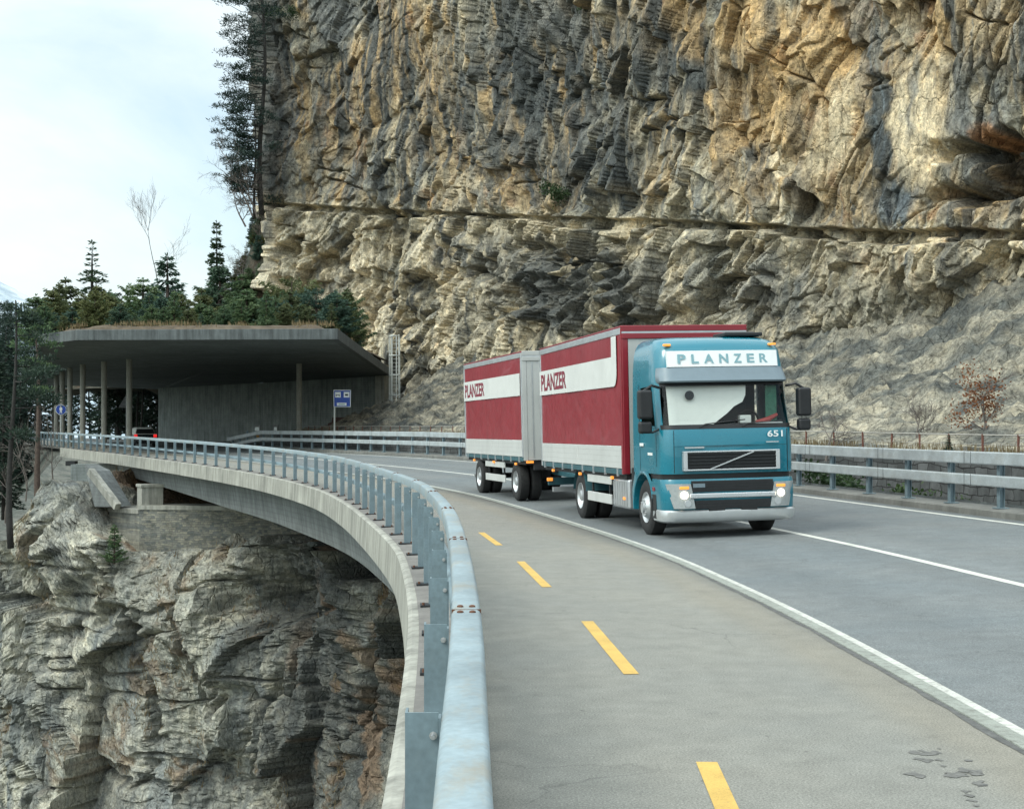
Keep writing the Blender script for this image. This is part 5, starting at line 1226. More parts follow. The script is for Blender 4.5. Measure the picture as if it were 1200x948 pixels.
        m.build('rave_hooks', M['alu'], root)
        for i in range(3):
            yy = y0+ln*(.12+.36*i); MB().box(min(sx*(X-.02), sx*(X+.03)), max(sx*(X-.02), sx*(X+.03)), yy-.06, yy+.06, .98, 1.04).build('marker_lamp', M['orange'], root, .008)
    MB().box(-.45, -.33, y0-.3 if front_red else y0+.1, y1-.1, .78, 1.09).box(.33, .45, y0-.3 if front_red else y0+.1, y1-.1, .78, 1.09).box(-X+.06, X-.06, y0+.05, y1-.05, 1.0, 1.10).build('chassis', M['darkmetal'], root)
    m = MB().box(-1.1, 1.1, y1-.35, y1-.25, .45, .57); m.build('rear_bar', M['alu'], root, .01)
def guards(root, y0, y1):
    for sx in (-1, 1):
        m = MB()
        for z0, z1 in ((.86, 1.02), (.46, .66)): m.box(min(sx*1.22, sx*1.255), max(sx*1.22, sx*1.255), y0, y1, z0, z1)
        m.build('side_guard', M['whitep'], root, .01)
        m = MB()
        for yy in (y0+.25, y1-.3): m.box(min(sx*1.18, sx*1.219), max(sx*1.18, sx*1.219), yy-.03, yy+.03, .46, 1.05)
        m.build('guard_bracket', M['darkmetal'], root)
YB0 = 2.62; LB = 7.7
body(TK, YB0, LB, True, 1)
guards(TK, 3.75, 5.75)
for sx in (-1, 1):
    t = MB().box(min(sx*.70, sx*1.22), max(sx*.70, sx*1.22), 2.55, 3.70, .42, 1.0).build('side_tank', M['alu'], TK, .05, seg=3)
    m = MB(); ribbed(m, sx*1.219, 2.6, 3.66, .48, .95, 6, sx*.016); m.build('tank_ribs', M['alu'], t)
    MB().box(sx*1.24-.012, sx*1.24+.012, 2.72, 2.86, .60, .65).build('reflector', M['orange'], t)
    m = MB(); th = np.linspace(.2, PI-.2, 12); m.tube([(sx*1.0, AX+5.1-.62*math.cos(a), RW+.62*math.sin(a)) for a in th], .02, 4); 
    V = [(sx*xx, AX+5.1-.62*math.cos(a), min(RW+.62*math.sin(a), 1.06)) for a in th for xx in (.62, 1.25)]
    link('rear_mudguard', mesh_np('rear_mudguard', V, grid_q(len(th), 2)), M['tealdark'], TK)
MB().lathe([(-1.15, .07), (1.15, .07)], (0, AX, RW), 'x', 10).lathe([(-1.15, .09), (-.2, .09), (-.2, .22), (.2, .22), (.2, .09), (1.15, .09)], (0, AX+5.1, RW), 'x', 14).build('axles', M['darkmetal'], TK)
MB().box(-.6, .6, .5, 1.9, .62, 1.05).build('engine', M['darkmetal'], TK); MB().box(-.9, -.5, .9, 1.9, .3, .6).build('axle_beam', M['darkmetal'], TK)
# trailer
T2X, T2Y, T2T = 1.58, 37.45, .24
tz2 = float(zr(T2Y+3)+.035)
TR = empty('drawbar_trailer', (T2X, T2Y, tz2), T2T, 'red and white curtain-sided trailer coupled behind the lorry', 'trailer'); TR.rotation_euler = (0, -.025, T2T)
LT = 7.35
body(TR, 0, LT, False, 1)
for sx in (-1, 1):
    wheel(TR, 1.15, 1.235, sx, True); wheel(TR, 5.75, 1.235, sx, True)
guards(TR, 2.3, 4.75)
MB().lathe([(-1.15, .07), (1.15, .07)], (0, 1.15, RW), 'x', 10).lathe([(-1.15, .07), (1.15, .07)], (0, 5.75, RW), 'x', 10).build('axles', M['darkmetal'], TR)
MB().bar((-.3, .6, .78), (0, -2.0, .62), .12, .12).bar((.3, .6, .78), (0, -2.0, .62), .12, .12).build('drawbar', M['tealdark'], TR, .01)
MB().box(-1.0, -.55, -.06, .12, .86, 1.0).build('front_box', M['darkmetal'], TR)
for sx in (-1, 1): MB().box(sx*1.12-.1, sx*1.12+.1, -.05, -.01, 1.04, 1.10).build('front_lamp', M['orange'], TR, .008)
# rear of the lorry: lamps, underrun, coupling
yR = YB0+LB
MB().box(-1.2, 1.2, yR-.3, yR-.2, .62, .80).build('lamp_bar', M['tealdark'], TK, .01)
for sx in (-1, 1): MB().box(sx*.95-.2, sx*.95+.2, yR-.2, yR-.16, .64, .78).build('rear_lamp', M['tail'], TK, .01)
MB().box(-1.24, -1.10, yR-.35, yR-.28, .72, .80).build('amber_marker', M['orange'], TK, .01)
# flatten the cab so that its pieces are parts and what sits on them sub-parts
for o in list(cab.children):
    o.parent = TK
bpy.data.objects.remove(cab)
# ================================================================== TREES AND PLANTS
def unit(v): return v/np.maximum(1e-9, np.linalg.norm(v, axis=-1, keepdims=True))
def kites(P, D, ln, wd, rs):
    """needle sprays: a kite at P along D"""
    n = len(P); up = unit(rs.normal(size=(n, 3))); S = unit(np.cross(D, up)); ln = np.broadcast_to(ln, n)[:, None]; wd = np.broadcast_to(wd, n)[:, None]
    V = np.stack([P, P+D*ln*.55+S*wd, P+D*ln, P+D*ln*.55-S*wd], 1).reshape(-1, 3)
    return V
def crown_mesh(name, parts, tint):
    V = np.concatenate(parts); n = len(V)//4
    me = mesh_np(name, V, np.arange(len(V)).reshape(-1, 4)); t = np.repeat(np.concatenate(tint), 4); add_col(me, np.stack([t, t, t], 1)); return me
def conifer(seed, h, r, whorls, per, dens, droop, z0=.08, upc=.0, spray=(.22, .42), wd=.05, shape=.85, rag=.35, gaps=0.):
    rs = np.random.RandomState(seed); parts = []; tint = []; m = MB()
    m.tube([(0, 0, -.12), (.02, 0, h*.3), (0, .03, h*.7), (0, 0, h*.99)], [r*.075+.03, r*.06+.02, r*.03+.012, .008], 7)
    for i in range(whorls):
        f = z0+(1-z0)*(i+rs.rand()*.6)/whorls; z = f*h
        if z > h*.99: continue
        R_ = r*max(.04, (1-f))**shape*(1-rag+2*rag*rs.rand()*.8)
        k = max(3, int(per*(.6+.6*rs.rand())))
        a0 = rs.rand()*7
        for j in range(k):
            if rs.rand() < gaps: continue
            a = a0+2*PI*j/k+rs.normal()*.25; L_ = R_*(.55+.55*rs.rand())
            n = max(4, int(dens*L_*(1+.4*rs.rand())))
            t = rs.rand(n)**.75
            d = np.array((math.cos(a), math.sin(a), 0)); sag = droop*(t*L_)*(1-.55*t)+upc*t*t*L_
            P = np.array((0, 0, z))+d[None]*(t*L_)[:, None]+np.stack([0*t, 0*t, -sag], 1)+rs.normal(size=(n, 3))*.05*(1+L_*.25)
            side = rs.normal(size=(n, 1)); tn = np.array((-d[1], d[0], 0))
            D = unit(d[None]*1.0+tn[None]*side*.8+np.array((0, 0, 1.))*rs.normal(size=(n, 1))*.3+np.array((0, 0, upc*1.2-.12)))
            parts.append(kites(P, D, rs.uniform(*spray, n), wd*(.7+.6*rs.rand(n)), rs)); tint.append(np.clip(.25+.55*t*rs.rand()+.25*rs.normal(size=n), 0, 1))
            if L_ > .8 and rs.rand() < .5: m.tube([(0, 0, z), (d[0]*L_*.5, d[1]*L_*.5, z-droop*.35*L_), (d[0]*L_*.9, d[1]*L_*.9, z-droop*.45*L_+upc*.7*L_)], [.03, .02, .006], 4, False)
    top = kites(np.repeat([[0, 0, h*.97]], 6, 0), unit(rs.normal(size=(6, 3))*.35+np.array((0, 0, 1.))), .35, wd, rs); parts.append(top); tint.append(np.full(6, .5))
    return m.mesh('trunk', True), crown_mesh('crown', parts, tint)
def pine(seed, h, clumps, z0, rmax, tr=.22, cl=(.5, .9), nper=90, lean=0., flat=.5, side=None, spray=(.16, .3), limbs=True):
    """a pine: bare stem below, limbs that carry flat clumps of needles"""
    rs = np.random.RandomState(seed); parts = []; tint = []; m = MB()
    stem = lambda z: np.array((lean*z+.25*math.sin(z*.35+seed), .2*math.sin(z*.27+seed*2), z))
    zs = np.linspace(-1, h, 12); m.tube([stem(z) for z in zs], [tr*(1-.8*max(0, z)/h) for z in zs], 9)
    for i in range(clumps):
        f = z0+(1-z0)*((i+rs.rand())/clumps); z = f*h
        prof = math.sin(PI*min(1, (f-z0)/(1-z0)*.75+.22)) if side is None else 1.; R_ = rmax*prof*(.45+.65*rs.rand())
        a = rs.rand()*2*PI if side is None else side+rs.normal()*.9
        d = np.array((math.cos(a), math.sin(a), .10+.2*rs.rand())); b = stem(z); e = b+d*R_
        if limbs: m.tube([b, b*.5+e*.5+np.array((0, 0, -.10*R_)), e], [.05*(1-f)+.02, .03, .01], 5, False)
        for q in range(rs.randint(2, 5)):
            c = b+(e-b)*(.55+.45*rs.rand())+rs.normal(size=3)*np.array((.5, .5, .22))*.7; s = rs.uniform(*cl)
            n = int(nper*s); u = unit(rs.normal(size=(n, 3)))*(rs.rand(n)**.5)[:, None]*s; u[:, 2] *= flat
            P = c+u; D = unit(u+np.array((0, 0, .35))+rs.normal(size=(n, 3))*.35)
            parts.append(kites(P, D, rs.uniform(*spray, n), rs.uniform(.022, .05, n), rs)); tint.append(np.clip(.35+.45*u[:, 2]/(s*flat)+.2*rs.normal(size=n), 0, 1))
    return m.mesh('trunk', True), crown_mesh('crown', parts, tint)
def bare(seed, h, spread, lv=4, lean=(0, 0), tr=.09):
    rs = np.random.RandomState(seed); m = MB()
    def grow(p, d, L_, r, k):
        n = 5; pts = [p]; q = np.array(p, float); dd = np.array(d, float)
        for i in range(n):
            dd = unit(dd+rs.normal(size=3)*.10+np.array((0, 0, .04))); q = q+dd*L_/n; pts.append(q)
        m.tube(pts, [r*(1-.75*i/n)+.003 for i in range(n+1)], 5 if k > 2 else 4, False)
        if k <= 0: return
        for j in range(4 if k > 1 else 5):
            i = rs.randint(1, n+1); a = rs.rand()*2*PI; o = unit(np.cross(dd, np.array((math.cos(a), math.sin(a), .3))))
            grow(pts[i], unit(dd*.9+o*spread), L_*(.45+.25*rs.rand()), r*.42, k-1)
    grow((0, 0, -.3), unit(np.array((lean[0], lean[1], 1.))), h*.62, tr, lv); return m.mesh('branches', True)
def leafy(seed, r, h, n, size, flat=1.):
    rs = np.random.RandomState(seed); k = 9; C = rs.normal(size=(k, 3))*np.array((r*.42, r*.42, h*.22))+np.array((0, 0, h*.5)); C[:, 2] = np.clip(C[:, 2], .15*h, .9*h)
    i = rs.randint(0, k, n); P = C[i]+rs.normal(size=(n, 3))*np.array((r*.22, r*.22, h*.14)); P[:, 2] = np.abs(P[:, 2])
    D = unit(rs.normal(size=(n, 3))+np.array((0, 0, .4))); return crown_mesh('crown', [kites(P, D, rs.uniform(.6, 1.3, n)*size, rs.uniform(.25, .45, n)*size, rs)], [np.clip(.4+.3*rs.normal(size=n), 0, 1)])

PROTO = {}
def proto(key, trunk, crown, tm, cm): PROTO[key] = (trunk, crown, tm, cm)
proto('spruce_a', *conifer(1, 10, 2.3, 26, 8, 30, .42, .05, .18, (.25, .5), .055, .9), 'barkd', 'spruce')
proto('spruce_b', *conifer(2, 10, 2.9, 20, 6, 27, .35, .06, .25, (.25, .5), .055, 1., .45, .12), 'barkd', 'spruce')
proto('young_pine_a', *conifer(3, 6, 2.1, 15, 8, 66, -.15, .04, -.35, (.18, .36), .045, .7, .4), 'bark', 'pine')
proto('young_pine_b', *conifer(4, 6, 2.6, 13, 9, 66, -.1, .03, -.4, (.18, .36), .045, .55, .45), 'bark', 'pine')
proto('young_pine_c', *conifer(5, 6, 1.9, 16, 7, 66, -.1, .04, -.3, (.18, .36), .045, .8, .4, .15), 'bark', 'pine')
proto('bush_pine', *conifer(6, 4, 3.0, 9, 9, 46, -.12, .02, -.35, (.18, .36), .045, .35, .4), 'bark', 'pine')
proto('forest_pine_a', *pine(7, 20, 26, .42, 3.4, .24, (.7, 1.3), 110), 'barkd', 'darkpine')
proto('forest_pine_b', *pine(8, 20, 24, .30, 3.0, .20, (.7, 1.2), 110), 'barkd', 'darkpine')
proto('forest_spruce', *conifer(9, 16, 3.0, 30, 7, 22, .5, .12, .15, (.3, .6), .07, .8, .4, .1), 'barkd', 'darkpine')
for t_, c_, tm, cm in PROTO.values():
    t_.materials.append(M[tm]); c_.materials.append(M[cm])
def tree(key, name, x, y, z, h, label, group=None, wide=1., cat='tree', rot=None):
    t_, c_, _, _ = PROTO[key]; base = {'s': 10., 'y': 6., 'b': 4., 'f': 20.}[key[0]]
    if key == 'forest_spruce': base = 16.
    e = empty(name, (x, y, z), R.rand()*6.28 if rot is None else rot, label, cat, group)
    e.scale = (h/base*wide, h/base*wide, h/base)
    link('trunk', t_, None, e); c = link('crown', c_, None, e)
    if key[0] in 'yb' and R.rand() < .55:
        c.material_slots[0].link = 'OBJECT'; c.material_slots[0].material = M['pineolive' if R.rand() < .5 else 'pineblue']
    return e
def at_px(px, Y): return (px-600)/F*Y
def htop(py, Y, z): return CZ+(HOR-py)*Y/F-z
GR_ROOF = 'conifers growing on and behind the gallery roof'
rows = [  # kind, name, photo column, photo row of the top, depth, width, label
 ('spruce_b', 'spruce', 108, 281, 112, 1.05, 'tall dark lone spruce with a pointed top rising above the gallery roof'),
 ('young_pine_b', 'young_pine', 77, 326, 108, 1.1, 'round-topped pine just beside the tall pointed spruce on the roof'),
 ('young_pine_a', 'young_pine', 52, 346, 104, 1.2, 'broad pine at the outer tip of the gallery roof'),
 ('young_pine_b', 'young_pine', 92, 348, 100, 1.2, 'low bushy pine in front of the tall pointed spruce'),
 ('young_pine_c', 'young_pine', 66, 358, 99, 1.2, 'small pale pine near the outer tip of the roof'),
 ('young_pine_a', 'young_pine', 130, 340, 104, 1.1, 'bushy pine on the roof right after the tall pointed spruce'),
 ('young_pine_c', 'young_pine', 152, 333, 108, 1.05, 'slim young pine with a thin leader on the roof between tall spruce and bare birch'),
 ('young_pine_b', 'young_pine', 146, 358, 98, 1.0, 'low spreading pine on the roof edge before the slim young pine'),
 ('young_pine_c', 'young_pine', 196, 298, 106, 1.25, 'open-crowned pine with two upright leaders beside the bare birch'),
 ('young_pine_a', 'young_pine', 184, 336, 102, 1.0, 'dense pine at the foot of the open-crowned pine'),
 ('young_pine_c', 'young_pine', 212, 342, 100, 1.1, 'thin pale pine between the open-crowned pine and the wooded bank'),
 ('young_pine_b', 'young_pine', 236, 338, 110, 1.1, 'broad pine on the roof at the foot of the wooded bank'),
 ('spruce_a', 'spruce', 254, 258, 140, .8, 'small dark spruce standing high on the wooded bank against the sky'),
 ('young_pine_a', 'young_pine', 258, 308, 138, 1.3, 'tall bushy pine climbing the wooded bank below the small dark spruce'),
 ('young_pine_b', 'young_pine', 284, 322, 134, 1.2, 'bushy pine leaning on the brown bank behind the roof'),
 ('young_pine_c', 'young_pine', 272, 352, 102, 1.1, 'low pale pine at the middle of the roof edge'),
 ('young_pine_a', 'young_pine', 310, 346, 104, 1.1, 'dark pine on the roof where the cliff begins'),
 ('bush_pine', 'bushy_pine', 342, 328, 100, .95, 'big spreading bushy pine on the roof before the cave in the cliff'),
 ('bush_pine', 'bushy_pine', 370, 340, 97, .9, 'bushy pine beside the big spreading pine on the roof'),
 ('bush_pine', 'bushy_pine', 398, 358, 100, .8, 'low bushy pine trailing down at the cliff end of the roof'),
 ('bush_pine', 'bushy_pine', 412, 371, 106, .55, 'smallest bushy pine at the roof corner beside the ladder'),
 ('young_pine_c', 'young_pine', 226, 362, 94, 1.1, 'knee-high pine on the dry grass of the front roof edge'),
]
for kind, name, px, py, Y, w, lab in rows:
    x = at_px(px, Y)
    z = roof_ground(x, Y)-.2
    q_ = np.array((x, Y))-GE
    if q_@GN > .4: z = float(bank_z(np.array(q_@GA), np.array(q_@GN)))-.3
    tree(kind, name, x, Y, z, htop(py, Y, z), lab, GR_ROOF, w)
# filling shrubs along the roof edge and up the bank, counted one by one
FILL = 'low young pines massed along the gallery roof'
for k in range(150):
    px = R.uniform(36, 408); Y = R.uniform(83.5, 113); x = at_px(px, Y)
    if x < -36: continue
    z = roof_ground(x, Y)-.15; tree(('young_pine_a', 'young_pine_b', 'young_pine_c')[k % 3], 'young_pine', x, Y, z, R.uniform(1.2, 2.6)*(.45+1.25*float(fbm(np.array(px*.022), np.array(Y*.1), 3, 700)))*(1.35 if Y > 92 else .9), 'low young pine in the green mass along the gallery roof', FILL, R.uniform(1.0, 1.6))
BANKT = 'scrub pines on the brown bank'
for k in range(150):
    p_ = R.uniform(22.5, 32) if k % 5 else R.uniform(32, 42); q__ = R.uniform(.4, 7) if k % 5 else R.uniform(1.5, 14); x = GE[0]+GA[0]*p_+GN[0]*q__; y = GE[1]+GA[1]*p_+GN[1]*q__; z = float(bank_z(np.array(p_), np.array(q__)))-.2
    tree(('young_pine_a', 'young_pine_c', 'spruce_a')[k % 3], 'scrub_pine', x, y, z, R.uniform(1.0, 2.6), 'scrub pine on the steep brown bank behind the gallery', BANKT, R.uniform(.8, 1.2))
# ---- the great pine on the cliff's end, its neighbours and bare trees
def single(name, trunk, crown, tm, cm, loc, rz, label, cat='tree', group=None, scale=1.):
    e = empty(name, loc, rz, label, cat, group); e.scale = (scale,)*3
    link('trunk', trunk, M[tm], e)
    if crown: link('crown', crown, M[cm], e)
    return e
Y = 128.; bz = CZ+(HOR-226)*Y/F
t_, c_ = pine(41, 24, 110, .0, 4.2, .26, (.4, 1.0), 85, .01, .24, PI+.1, (.2, .42))
single('cliff_pine', t_, c_, 'barkd', 'darkpine', (at_px(306, Y), Y, bz-1), 0, 'tall dark pine with layered branches leaning out from the cliff edge against the sky')
t_, c_ = pine(43, 9, 16, .15, 2.4, .14, (.5, .8), 120, -.05, .35, PI, (.2, .4))
single('cliff_pine', t_, c_, 'barkd', 'darkpine', (at_px(302, Y), Y-.5, bz-1.5), 0, 'shorter dark pine below the tall layered pine at the cliff edge')
for k, (px, py0, Y, h, lean, sd, lab) in enumerate([(296, 250, 126, 8.5, (-.42, 0), 51, 'bare leaning tree with fine twigs at the cliff edge against the sky'), (288, 262, 127, 5, (-.6, 0), 52, 'low bare shrub spreading out from the brown bank at the cliff edge'),
                                              (302, 252, 126, 6.5, (-.15, 0), 54, 'twiggy bare tree close against the cliff edge under the tall pine'), (187, 345, 110, 10.0, (-.03, 0), 53, 'tall thin bare birch rising above the pines on the gallery roof')]):
    z = CZ+(HOR-py0)*Y/F; me = bare(sd, h*(.85 if k == 3 else 1), .75 if k != 3 else .36, 4, lean, .09 if k != 3 else .045)
    e = empty('bare_tree', (at_px(px, Y), Y, z), 0 if k < 3 else 2.2, lab, 'tree'); link('branches', me, M['twig'], e)
BSH = 'bare shrubs on the brown bank'
bs = [bare(150+i, 2.2, .85, 3, (-.2, 0), .04) for i in range(3)]
for me in bs: me.materials.append(M['twig'])
for k in range(50):
    p_ = R.uniform(22.5, 30); q__ = R.uniform(.4, 6); x = GE[0]+GA[0]*p_+GN[0]*q__; y = GE[1]+GA[1]*p_+GN[1]*q__
    e = empty('bare_shrub', (x, y, float(bank_z(np.array(p_), np.array(q__)))-.1), R.rand()*6, 'leafless twiggy shrub on the steep brown bank beside the cliff', 'shrub', BSH); e.scale = (R.uniform(.7, 1.5),)*3; link('branches', bs[k % 3], None, e)
# ---- trees at the bridge end: two big pines on the near slope and thin ones
def gorge_z(px): return 0
for k, (px, pyb, pyt, Y, sd, lean, lab) in enumerate([(16, 606, 352, 72, 61, -.005, 'tall dark pine with a long bare stem beside the bridge end, at the picture edge'), (49, 562, 385, 76, 62, -.07, 'slim reddish leaning pine just beside the bridge end')]):
    z = CZ-(pyb-HOR)*Y/F-.6; h = (pyb-pyt)*Y/F+.6
    t_, c_ = pine(sd, h, 13 if k == 0 else 5, .36 if k == 0 else .6, 2.0 if k == 0 else 1.2, .17, (.45, .8), 130, lean, .4, None, (.16, .32))
    single('slope_pine', t_, c_, 'bark' if k else 'barkd', 'pine' if k else 'darkpine', (at_px(px, Y), Y, z), 0, lab)
for k, (px, pyb, Y, h, lab) in enumerate([(30, 575, 78, 5, 'thin bare sapling between the two slope pines'), (62, 552, 80, 4.2, 'thin bare sapling at the end of the bridge railing'), (6, 600, 76, 5, 'bare sapling at the foot of the tall slope pine'), (40, 560, 84, 4.5, 'bare sapling in the pale gap behind the leaning pine')]):
    e = empty('bare_sapling', (at_px(px, Y), Y, CZ-(pyb-HOR)*Y/F-.3), 0, lab, 'tree'); link('branches', bare(70+k, h, .6, 3, (0, 0), .045), M['twig'], e)
# ---- the wood beyond the gallery, seen between the columns and at the left edge
WOOD = 'tall dark pines in the wood beyond the gallery'
k = 0
for px0 in np.linspace(-60, 190, 84):
    Y = R.uniform(150, 235); px = px0+R.uniform(-4, 4); x = at_px(px, Y)
    # keep the roadway free
    rx = float(np.interp(Y, _d[:, 1], _d[:, 0]))
    if rx+2 < x < rx+13 and Y < 190: continue
    tree(('forest_pine_a', 'forest_pine_b', 'forest_spruce')[k % 3], 'forest_pine', x, Y, min(.6, side_z(x, Y))-.3 if x < rx+3 else .6, R.uniform(15, 19), 'tall dark pine in the wood beyond the gallery columns', WOOD, R.uniform(.8, 1.1)); k += 1
EDGE = 'dark pines beyond the bridge end at the picture edge'
for px, pyt, Y in ((-10, 366, 118), (7, 378, 130), (-3, 398, 110), (16, 412, 140), (-25, 400, 112), (24, 432, 104), (4, 455, 98)):
    x = at_px(px, Y); zb_ = max(side_z(x, Y)-.6, -14); tree('forest_spruce', 'edge_pine', x, Y, zb_, htop(pyt, Y, zb_), 'dark pine crown standing lower than the gallery roof beyond the bridge end', EDGE, 1.1)
# ---- shrubs along the terrace and between guardrail and wall
t_ = bare(81, 2.6, .8, 3, (0, 0), .04)
for k, (px, pyb, pyt, lab) in enumerate([(1072, 520, 470, 'bare grey bush on the terrace behind the guardrail'), (968, 520, 462, 'bare brown bush close beside the lorry mirror behind the guardrail'), (520, 506, 455, 'bare grey bush at the cliff foot between ladder and trailer')]):
    Y = 44. if px > 600 else 106; z = CZ-(pyb-HOR)*Y/F-.3; z = terrace_z(at_px(px, Y), Y)-.1 if px > 600 else z; e = empty('bare_bush', (at_px(px, Y), Y, z), k, lab, 'bush'); link('branches', bare(82+k, (pyb-pyt)*Y/F+.3, .85, 4, (0, 0), .04), M['twig'], e)
Y = 42.; z = terrace_z(at_px(1156, Y), Y)-.1
e = empty('rust_leaved_tree', (at_px(1156, Y), Y, z), 0, 'small tree with rust brown leaves on the terrace at the cliff foot', 'tree')
link('branches', bare(91, 2.1, .7, 3, (0, 0), .05), M['twig'], e); link('crown', leafy(92, .8, 1.9, 900, .085), M['rustleaf'], e)
lg = [leafy(95, 1.2, 1.2, 900, .14), leafy(96, .8, .8, 600, .12)]
for me in lg: me.materials.append(M['green'])
for k, (off, Yp, s_, zt, lab) in enumerate([(RIGHT+2.1, 36.5, 1.0, -.5, 'dense green bush behind the guardrail near the lorry cab'), (RIGHT+2.4, 33.5, .9, -.5, 'green bush behind the guardrail beside the denser one'), (RIGHT+2.0, 30.5, .5, -.5, 'small low green bush under the guardrail beams')]):
    x, y, z = rp(s_of_Y(Yp), off); e = empty('green_bush', (x, y, z+zt), k*2., lab, 'bush'); e.scale = (s_,)*3; link('leaves', lg[k % 2], None, e)
x, y, z = rp(s_of_Y(35), WO+.4); e = empty('small_fir', (x, y, z+.7), 0, 'tiny green fir poking above the guardrail on the terrace edge', 'tree'); e.scale = (.10, .10, .07)
link('trunk', PROTO['spruce_a'][0], None, e); link('crown', PROTO['spruce_a'][1], None, e)
# plants rooted in the cliff
for k, (px, py, s_, lab) in enumerate([(656, 232, 1.2, 'dark green bush hanging in the cliff above the horizontal slot'), (686, 8, 1.2, 'green bush in a dark stain high on the cliff'), (338, 20, 1.0, 'yellow green tuft on the dark outer edge of the cliff')]):
    bx, by, nx, ny = CB; pc = 600+F*bx/by; i = int(np.argmin(abs(pc-px))); Y = by[i]-1.2
    e = empty('cliff_bush', (at_px(px, Y), Y-.6, CZ+(HOR-py)*Y/F-.5), k, lab, 'bush'); e.scale = (s_,)*3; link('leaves', lg[k % 2], None, e)
# a small fir on the stone wall ledge
Y = 71.5; e = empty('small_fir', (at_px(134, Y), Y, CZ-(660-HOR)*Y/F), 0, 'small pale fir rooted beside the corner of the stone wall', 'tree'); e.scale = (.26, .26, .22)
link('trunk', PROTO['young_pine_c'][0], None, e); link('crown', PROTO['young_pine_c'][1], None, e); e.scale = (.38, .38, .33)
# ---- dry grass
def blades(P, h, w, rs, lean=.35):
    n = len(P); a = rs.rand(n)*2*PI; hh = h*(.5+rs.rand(n)); D = np.stack([np.cos(a)*lean*rs.rand(n), np.sin(a)*lean*rs.rand(n), np.ones(n)], 1)
    S = np.stack([-np.sin(a+1), np.cos(a+1), 0*a], 1)*w; T = P+D*hh[:, None]
    V = np.stack([P-S, P+S, T+S*.2, T-S*.2], 1).reshape(-1, 3); me = mesh_np('dry_grass', V, np.arange(4*n).reshape(-1, 4)); t = np.repeat(rs.rand(n), 4); add_col(me, np.stack([t, t, t], 1)); return me
rs = np.random.RandomState(5)
n = 9000; x = rs.uniform(-31, -10.5, n); y = rs.uniform(81.4, 97, n); cl = fbm(x*.5, y*.5, 3, 600); ok = (cl > .50) & ~((x < -25.2) & (y < 82+(-25.2-x)*1.75)); x, y = x[ok], y[ok]
P = np.stack([x, y, np.interp(y, [81, 116, 147], [7.3, 6.62, 6.3])+TH-.02+np.minimum((y-80.9)*.4, .45)], 1)
tag(link('roof_grass', blades(P, .22, .028, rs), M['grass']), kind='stuff')
n = 16000; s_ = rs.uniform(s_of_Y(12), s_of_Y(95), n); off = WO+.3+rs.rand(n)**1.5*5
x, y, z = rp(s_, off); z0 = rp(s_, np.full(n, RIGHT))[2]+1.02; ok = fbm(x*.6, y*.6, 3, 610) > .48
tag(link('terrace_grass', blades(np.stack([x, y, z0], 1)[ok], .24, .022, rs), M['grass']), kind='stuff')
# tufts on the gorge rock
w_ = (GVEG > .45) & (np.gradient(GV[..., 2], axis=1) < .30) & (GV[..., 2] > -18); idx = np.argwhere(w_); sel = idx[rs.randint(0, len(idx), 9000)] if len(idx) else idx
P = GV[sel[:, 0], sel[:, 1]]+rs.normal(size=(len(sel), 3))*.06
tag(link('gorge_grass', blades(P, .30, .022, rs, .9), M['grass']), kind='stuff')
# loose stones of the verge
n = 1500; s_ = rs.uniform(s_of_Y(16), s_of_Y(95), n); off = RIGHT+1.2+rs.rand(n)*2.8; x, y, z = rp(s_, off); zz = rp(s_, np.full(n, RIGHT))[2]-.5
m = MB()
for i in range(n):
    r = .05+.18*rs.rand()**3; c = np.array((x[i], y[i], zz[i])); v = rs.normal(size=(6, 3))*.15+np.array([(1, 0, 0), (-1, 0, 0), (0, 1, 0), (0, -1, 0), (0, 0, .7), (0, 0, -.7)])
    m.add(c+v*r, [(0, 2, 4), (2, 1, 4), (1, 3, 4), (3, 0, 4), (2, 0, 5), (1, 2, 5), (3, 1, 5), (0, 3, 5)])
tag(m.build('rubble', M['kerb']), kind='stuff')
# ================================================================== SKY, LIGHT, CAMERA
w = bpy.data.worlds.new('World'); scene.world = w; w.use_nodes = True; nt = w.node_tree; bg = nt.nodes['Background']
EL, AZ = math.radians(48), math.radians(-128)                # the veiled sun stands high, behind the camera and to the left
sd = Vector((math.sin(AZ)*math.cos(EL), math.cos(AZ)*math.cos(EL), math.sin(EL)))
sky = N(nt, 'ShaderNodeTexSky', sky_type='NISHITA'); sky.sun_disc = False; sky.sun_elevation = EL; sky.sun_rotation = AZ; sky.air_density = 1.; sky.dust_density = 3.; sky.ozone_density = 1.
tc = N(nt, 'ShaderNodeTexCoord')
mp = N(nt, 'ShaderNodeMapping'); mp.inputs['Scale'].default_value = (1., 1., 2.2); mp.inputs['Location'].default_value = (2.3, .4, .1); L(nt, tc.outputs['Generated'], mp.inputs['Vector'])
f = noise(nt, mp.outputs['Vector'], 2.1, 8, .55, .4)
cl = ramp(nt, f, [(.32, g(.30)), (.50, g(.75)), (.64, g(1))])
fb = noise(nt, mp.outputs['Vector'], 3.3, 7, .6)
cloud = ramp(nt, fb, [(.3, (9.6, 10.7, 10.8)), (.7, (11.8, 12.4, 12.1))])
mx = mixf(nt, cl, mul(nt, sky.outputs[0], (1.9, 2.35, 2.3)), cloud)
sp = N(nt, 'ShaderNodeSeparateXYZ'); L(nt, tc.outputs['Generated'], sp.inputs[0])
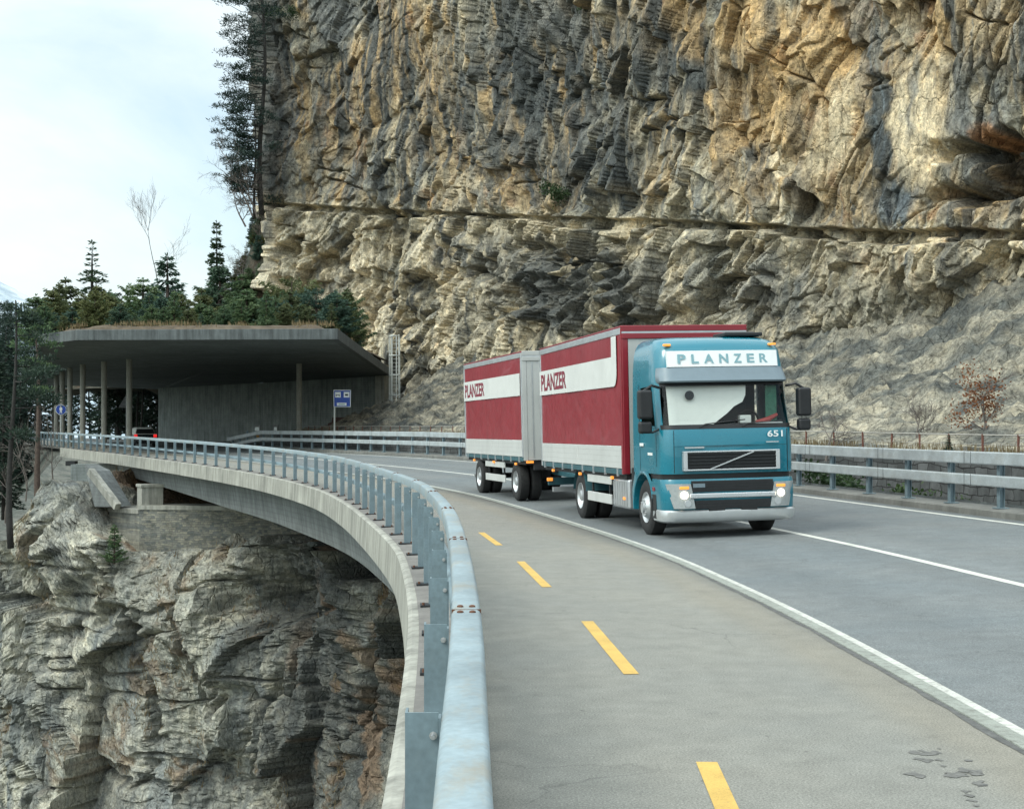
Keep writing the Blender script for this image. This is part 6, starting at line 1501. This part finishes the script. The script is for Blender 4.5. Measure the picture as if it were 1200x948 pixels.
up_ = N(nt, 'ShaderNodeMapRange'); up_.inputs['From Min'].default_value = .22; up_.inputs['From Max'].default_value = .9; up_.inputs['To Min'].default_value = 1.; up_.inputs['To Max'].default_value = 1.5; L(nt, sp.outputs['Z'], up_.inputs['Value'])
dt = N(nt, 'ShaderNodeVectorMath', operation='DOT_PRODUCT'); L(nt, tc.outputs['Generated'], dt.inputs[0]); dt.inputs[1].default_value = sd
dp = N(nt, 'ShaderNodeMapRange'); dp.inputs['From Min'].default_value = .2; dp.inputs['To Min'].default_value = 1.; dp.inputs['To Max'].default_value = 1.5; L(nt, dt.outputs['Value'], dp.inputs['Value'])
mm = N(nt, 'ShaderNodeMath', operation='MULTIPLY'); L(nt, up_.outputs[0], mm.inputs[0]); L(nt, dp.outputs[0], mm.inputs[1])
vm = N(nt, 'ShaderNodeVectorMath', operation='SCALE'); L(nt, mx, vm.inputs[0]); L(nt, mm.outputs[0], vm.inputs['Scale']); mx = vm.outputs[0]   # an overcast sky is brightest overhead and round the sun
L(nt, mx, bg.inputs['Color']); bg.inputs['Strength'].default_value = .092
sl = bpy.data.lights.new('sun', 'SUN'); sl.energy = .9; sl.angle = math.radians(16); sl.color = (1., .95, .86)
so = bpy.data.objects.new('sun', sl); COL.objects.link(so); so.rotation_euler = sd.to_track_quat('Z', 'Y').to_euler()
cam = bpy.data.cameras.new('camera'); co = bpy.data.objects.new('camera', cam); COL.objects.link(co)
co.location = (0, 0, CZ); co.rotation_euler = (PI/2, 0, 0); cam.sensor_fit = 'HORIZONTAL'; cam.sensor_width = 36; cam.lens = 36*F/1200
cam.shift_y = (HOR-474)/1200; cam.clip_start = .1; cam.clip_end = 20000
scene.camera = co
vs = scene.view_settings; vs.view_transform = 'Standard'; vs.look = 'None'; vs.exposure = .15; vs.gamma = 1.; vs.use_curve_mapping = False
scene.display_settings.display_device = 'sRGB'
cy = scene.cycles; cy.max_bounces = 6; cy.diffuse_bounces = 3; cy.glossy_bounces = 3; cy.transmission_bounces = 4; cy.transparent_max_bounces = 8; cy.use_denoising = True
cy.caustics_reflective = False; cy.caustics_refractive = False
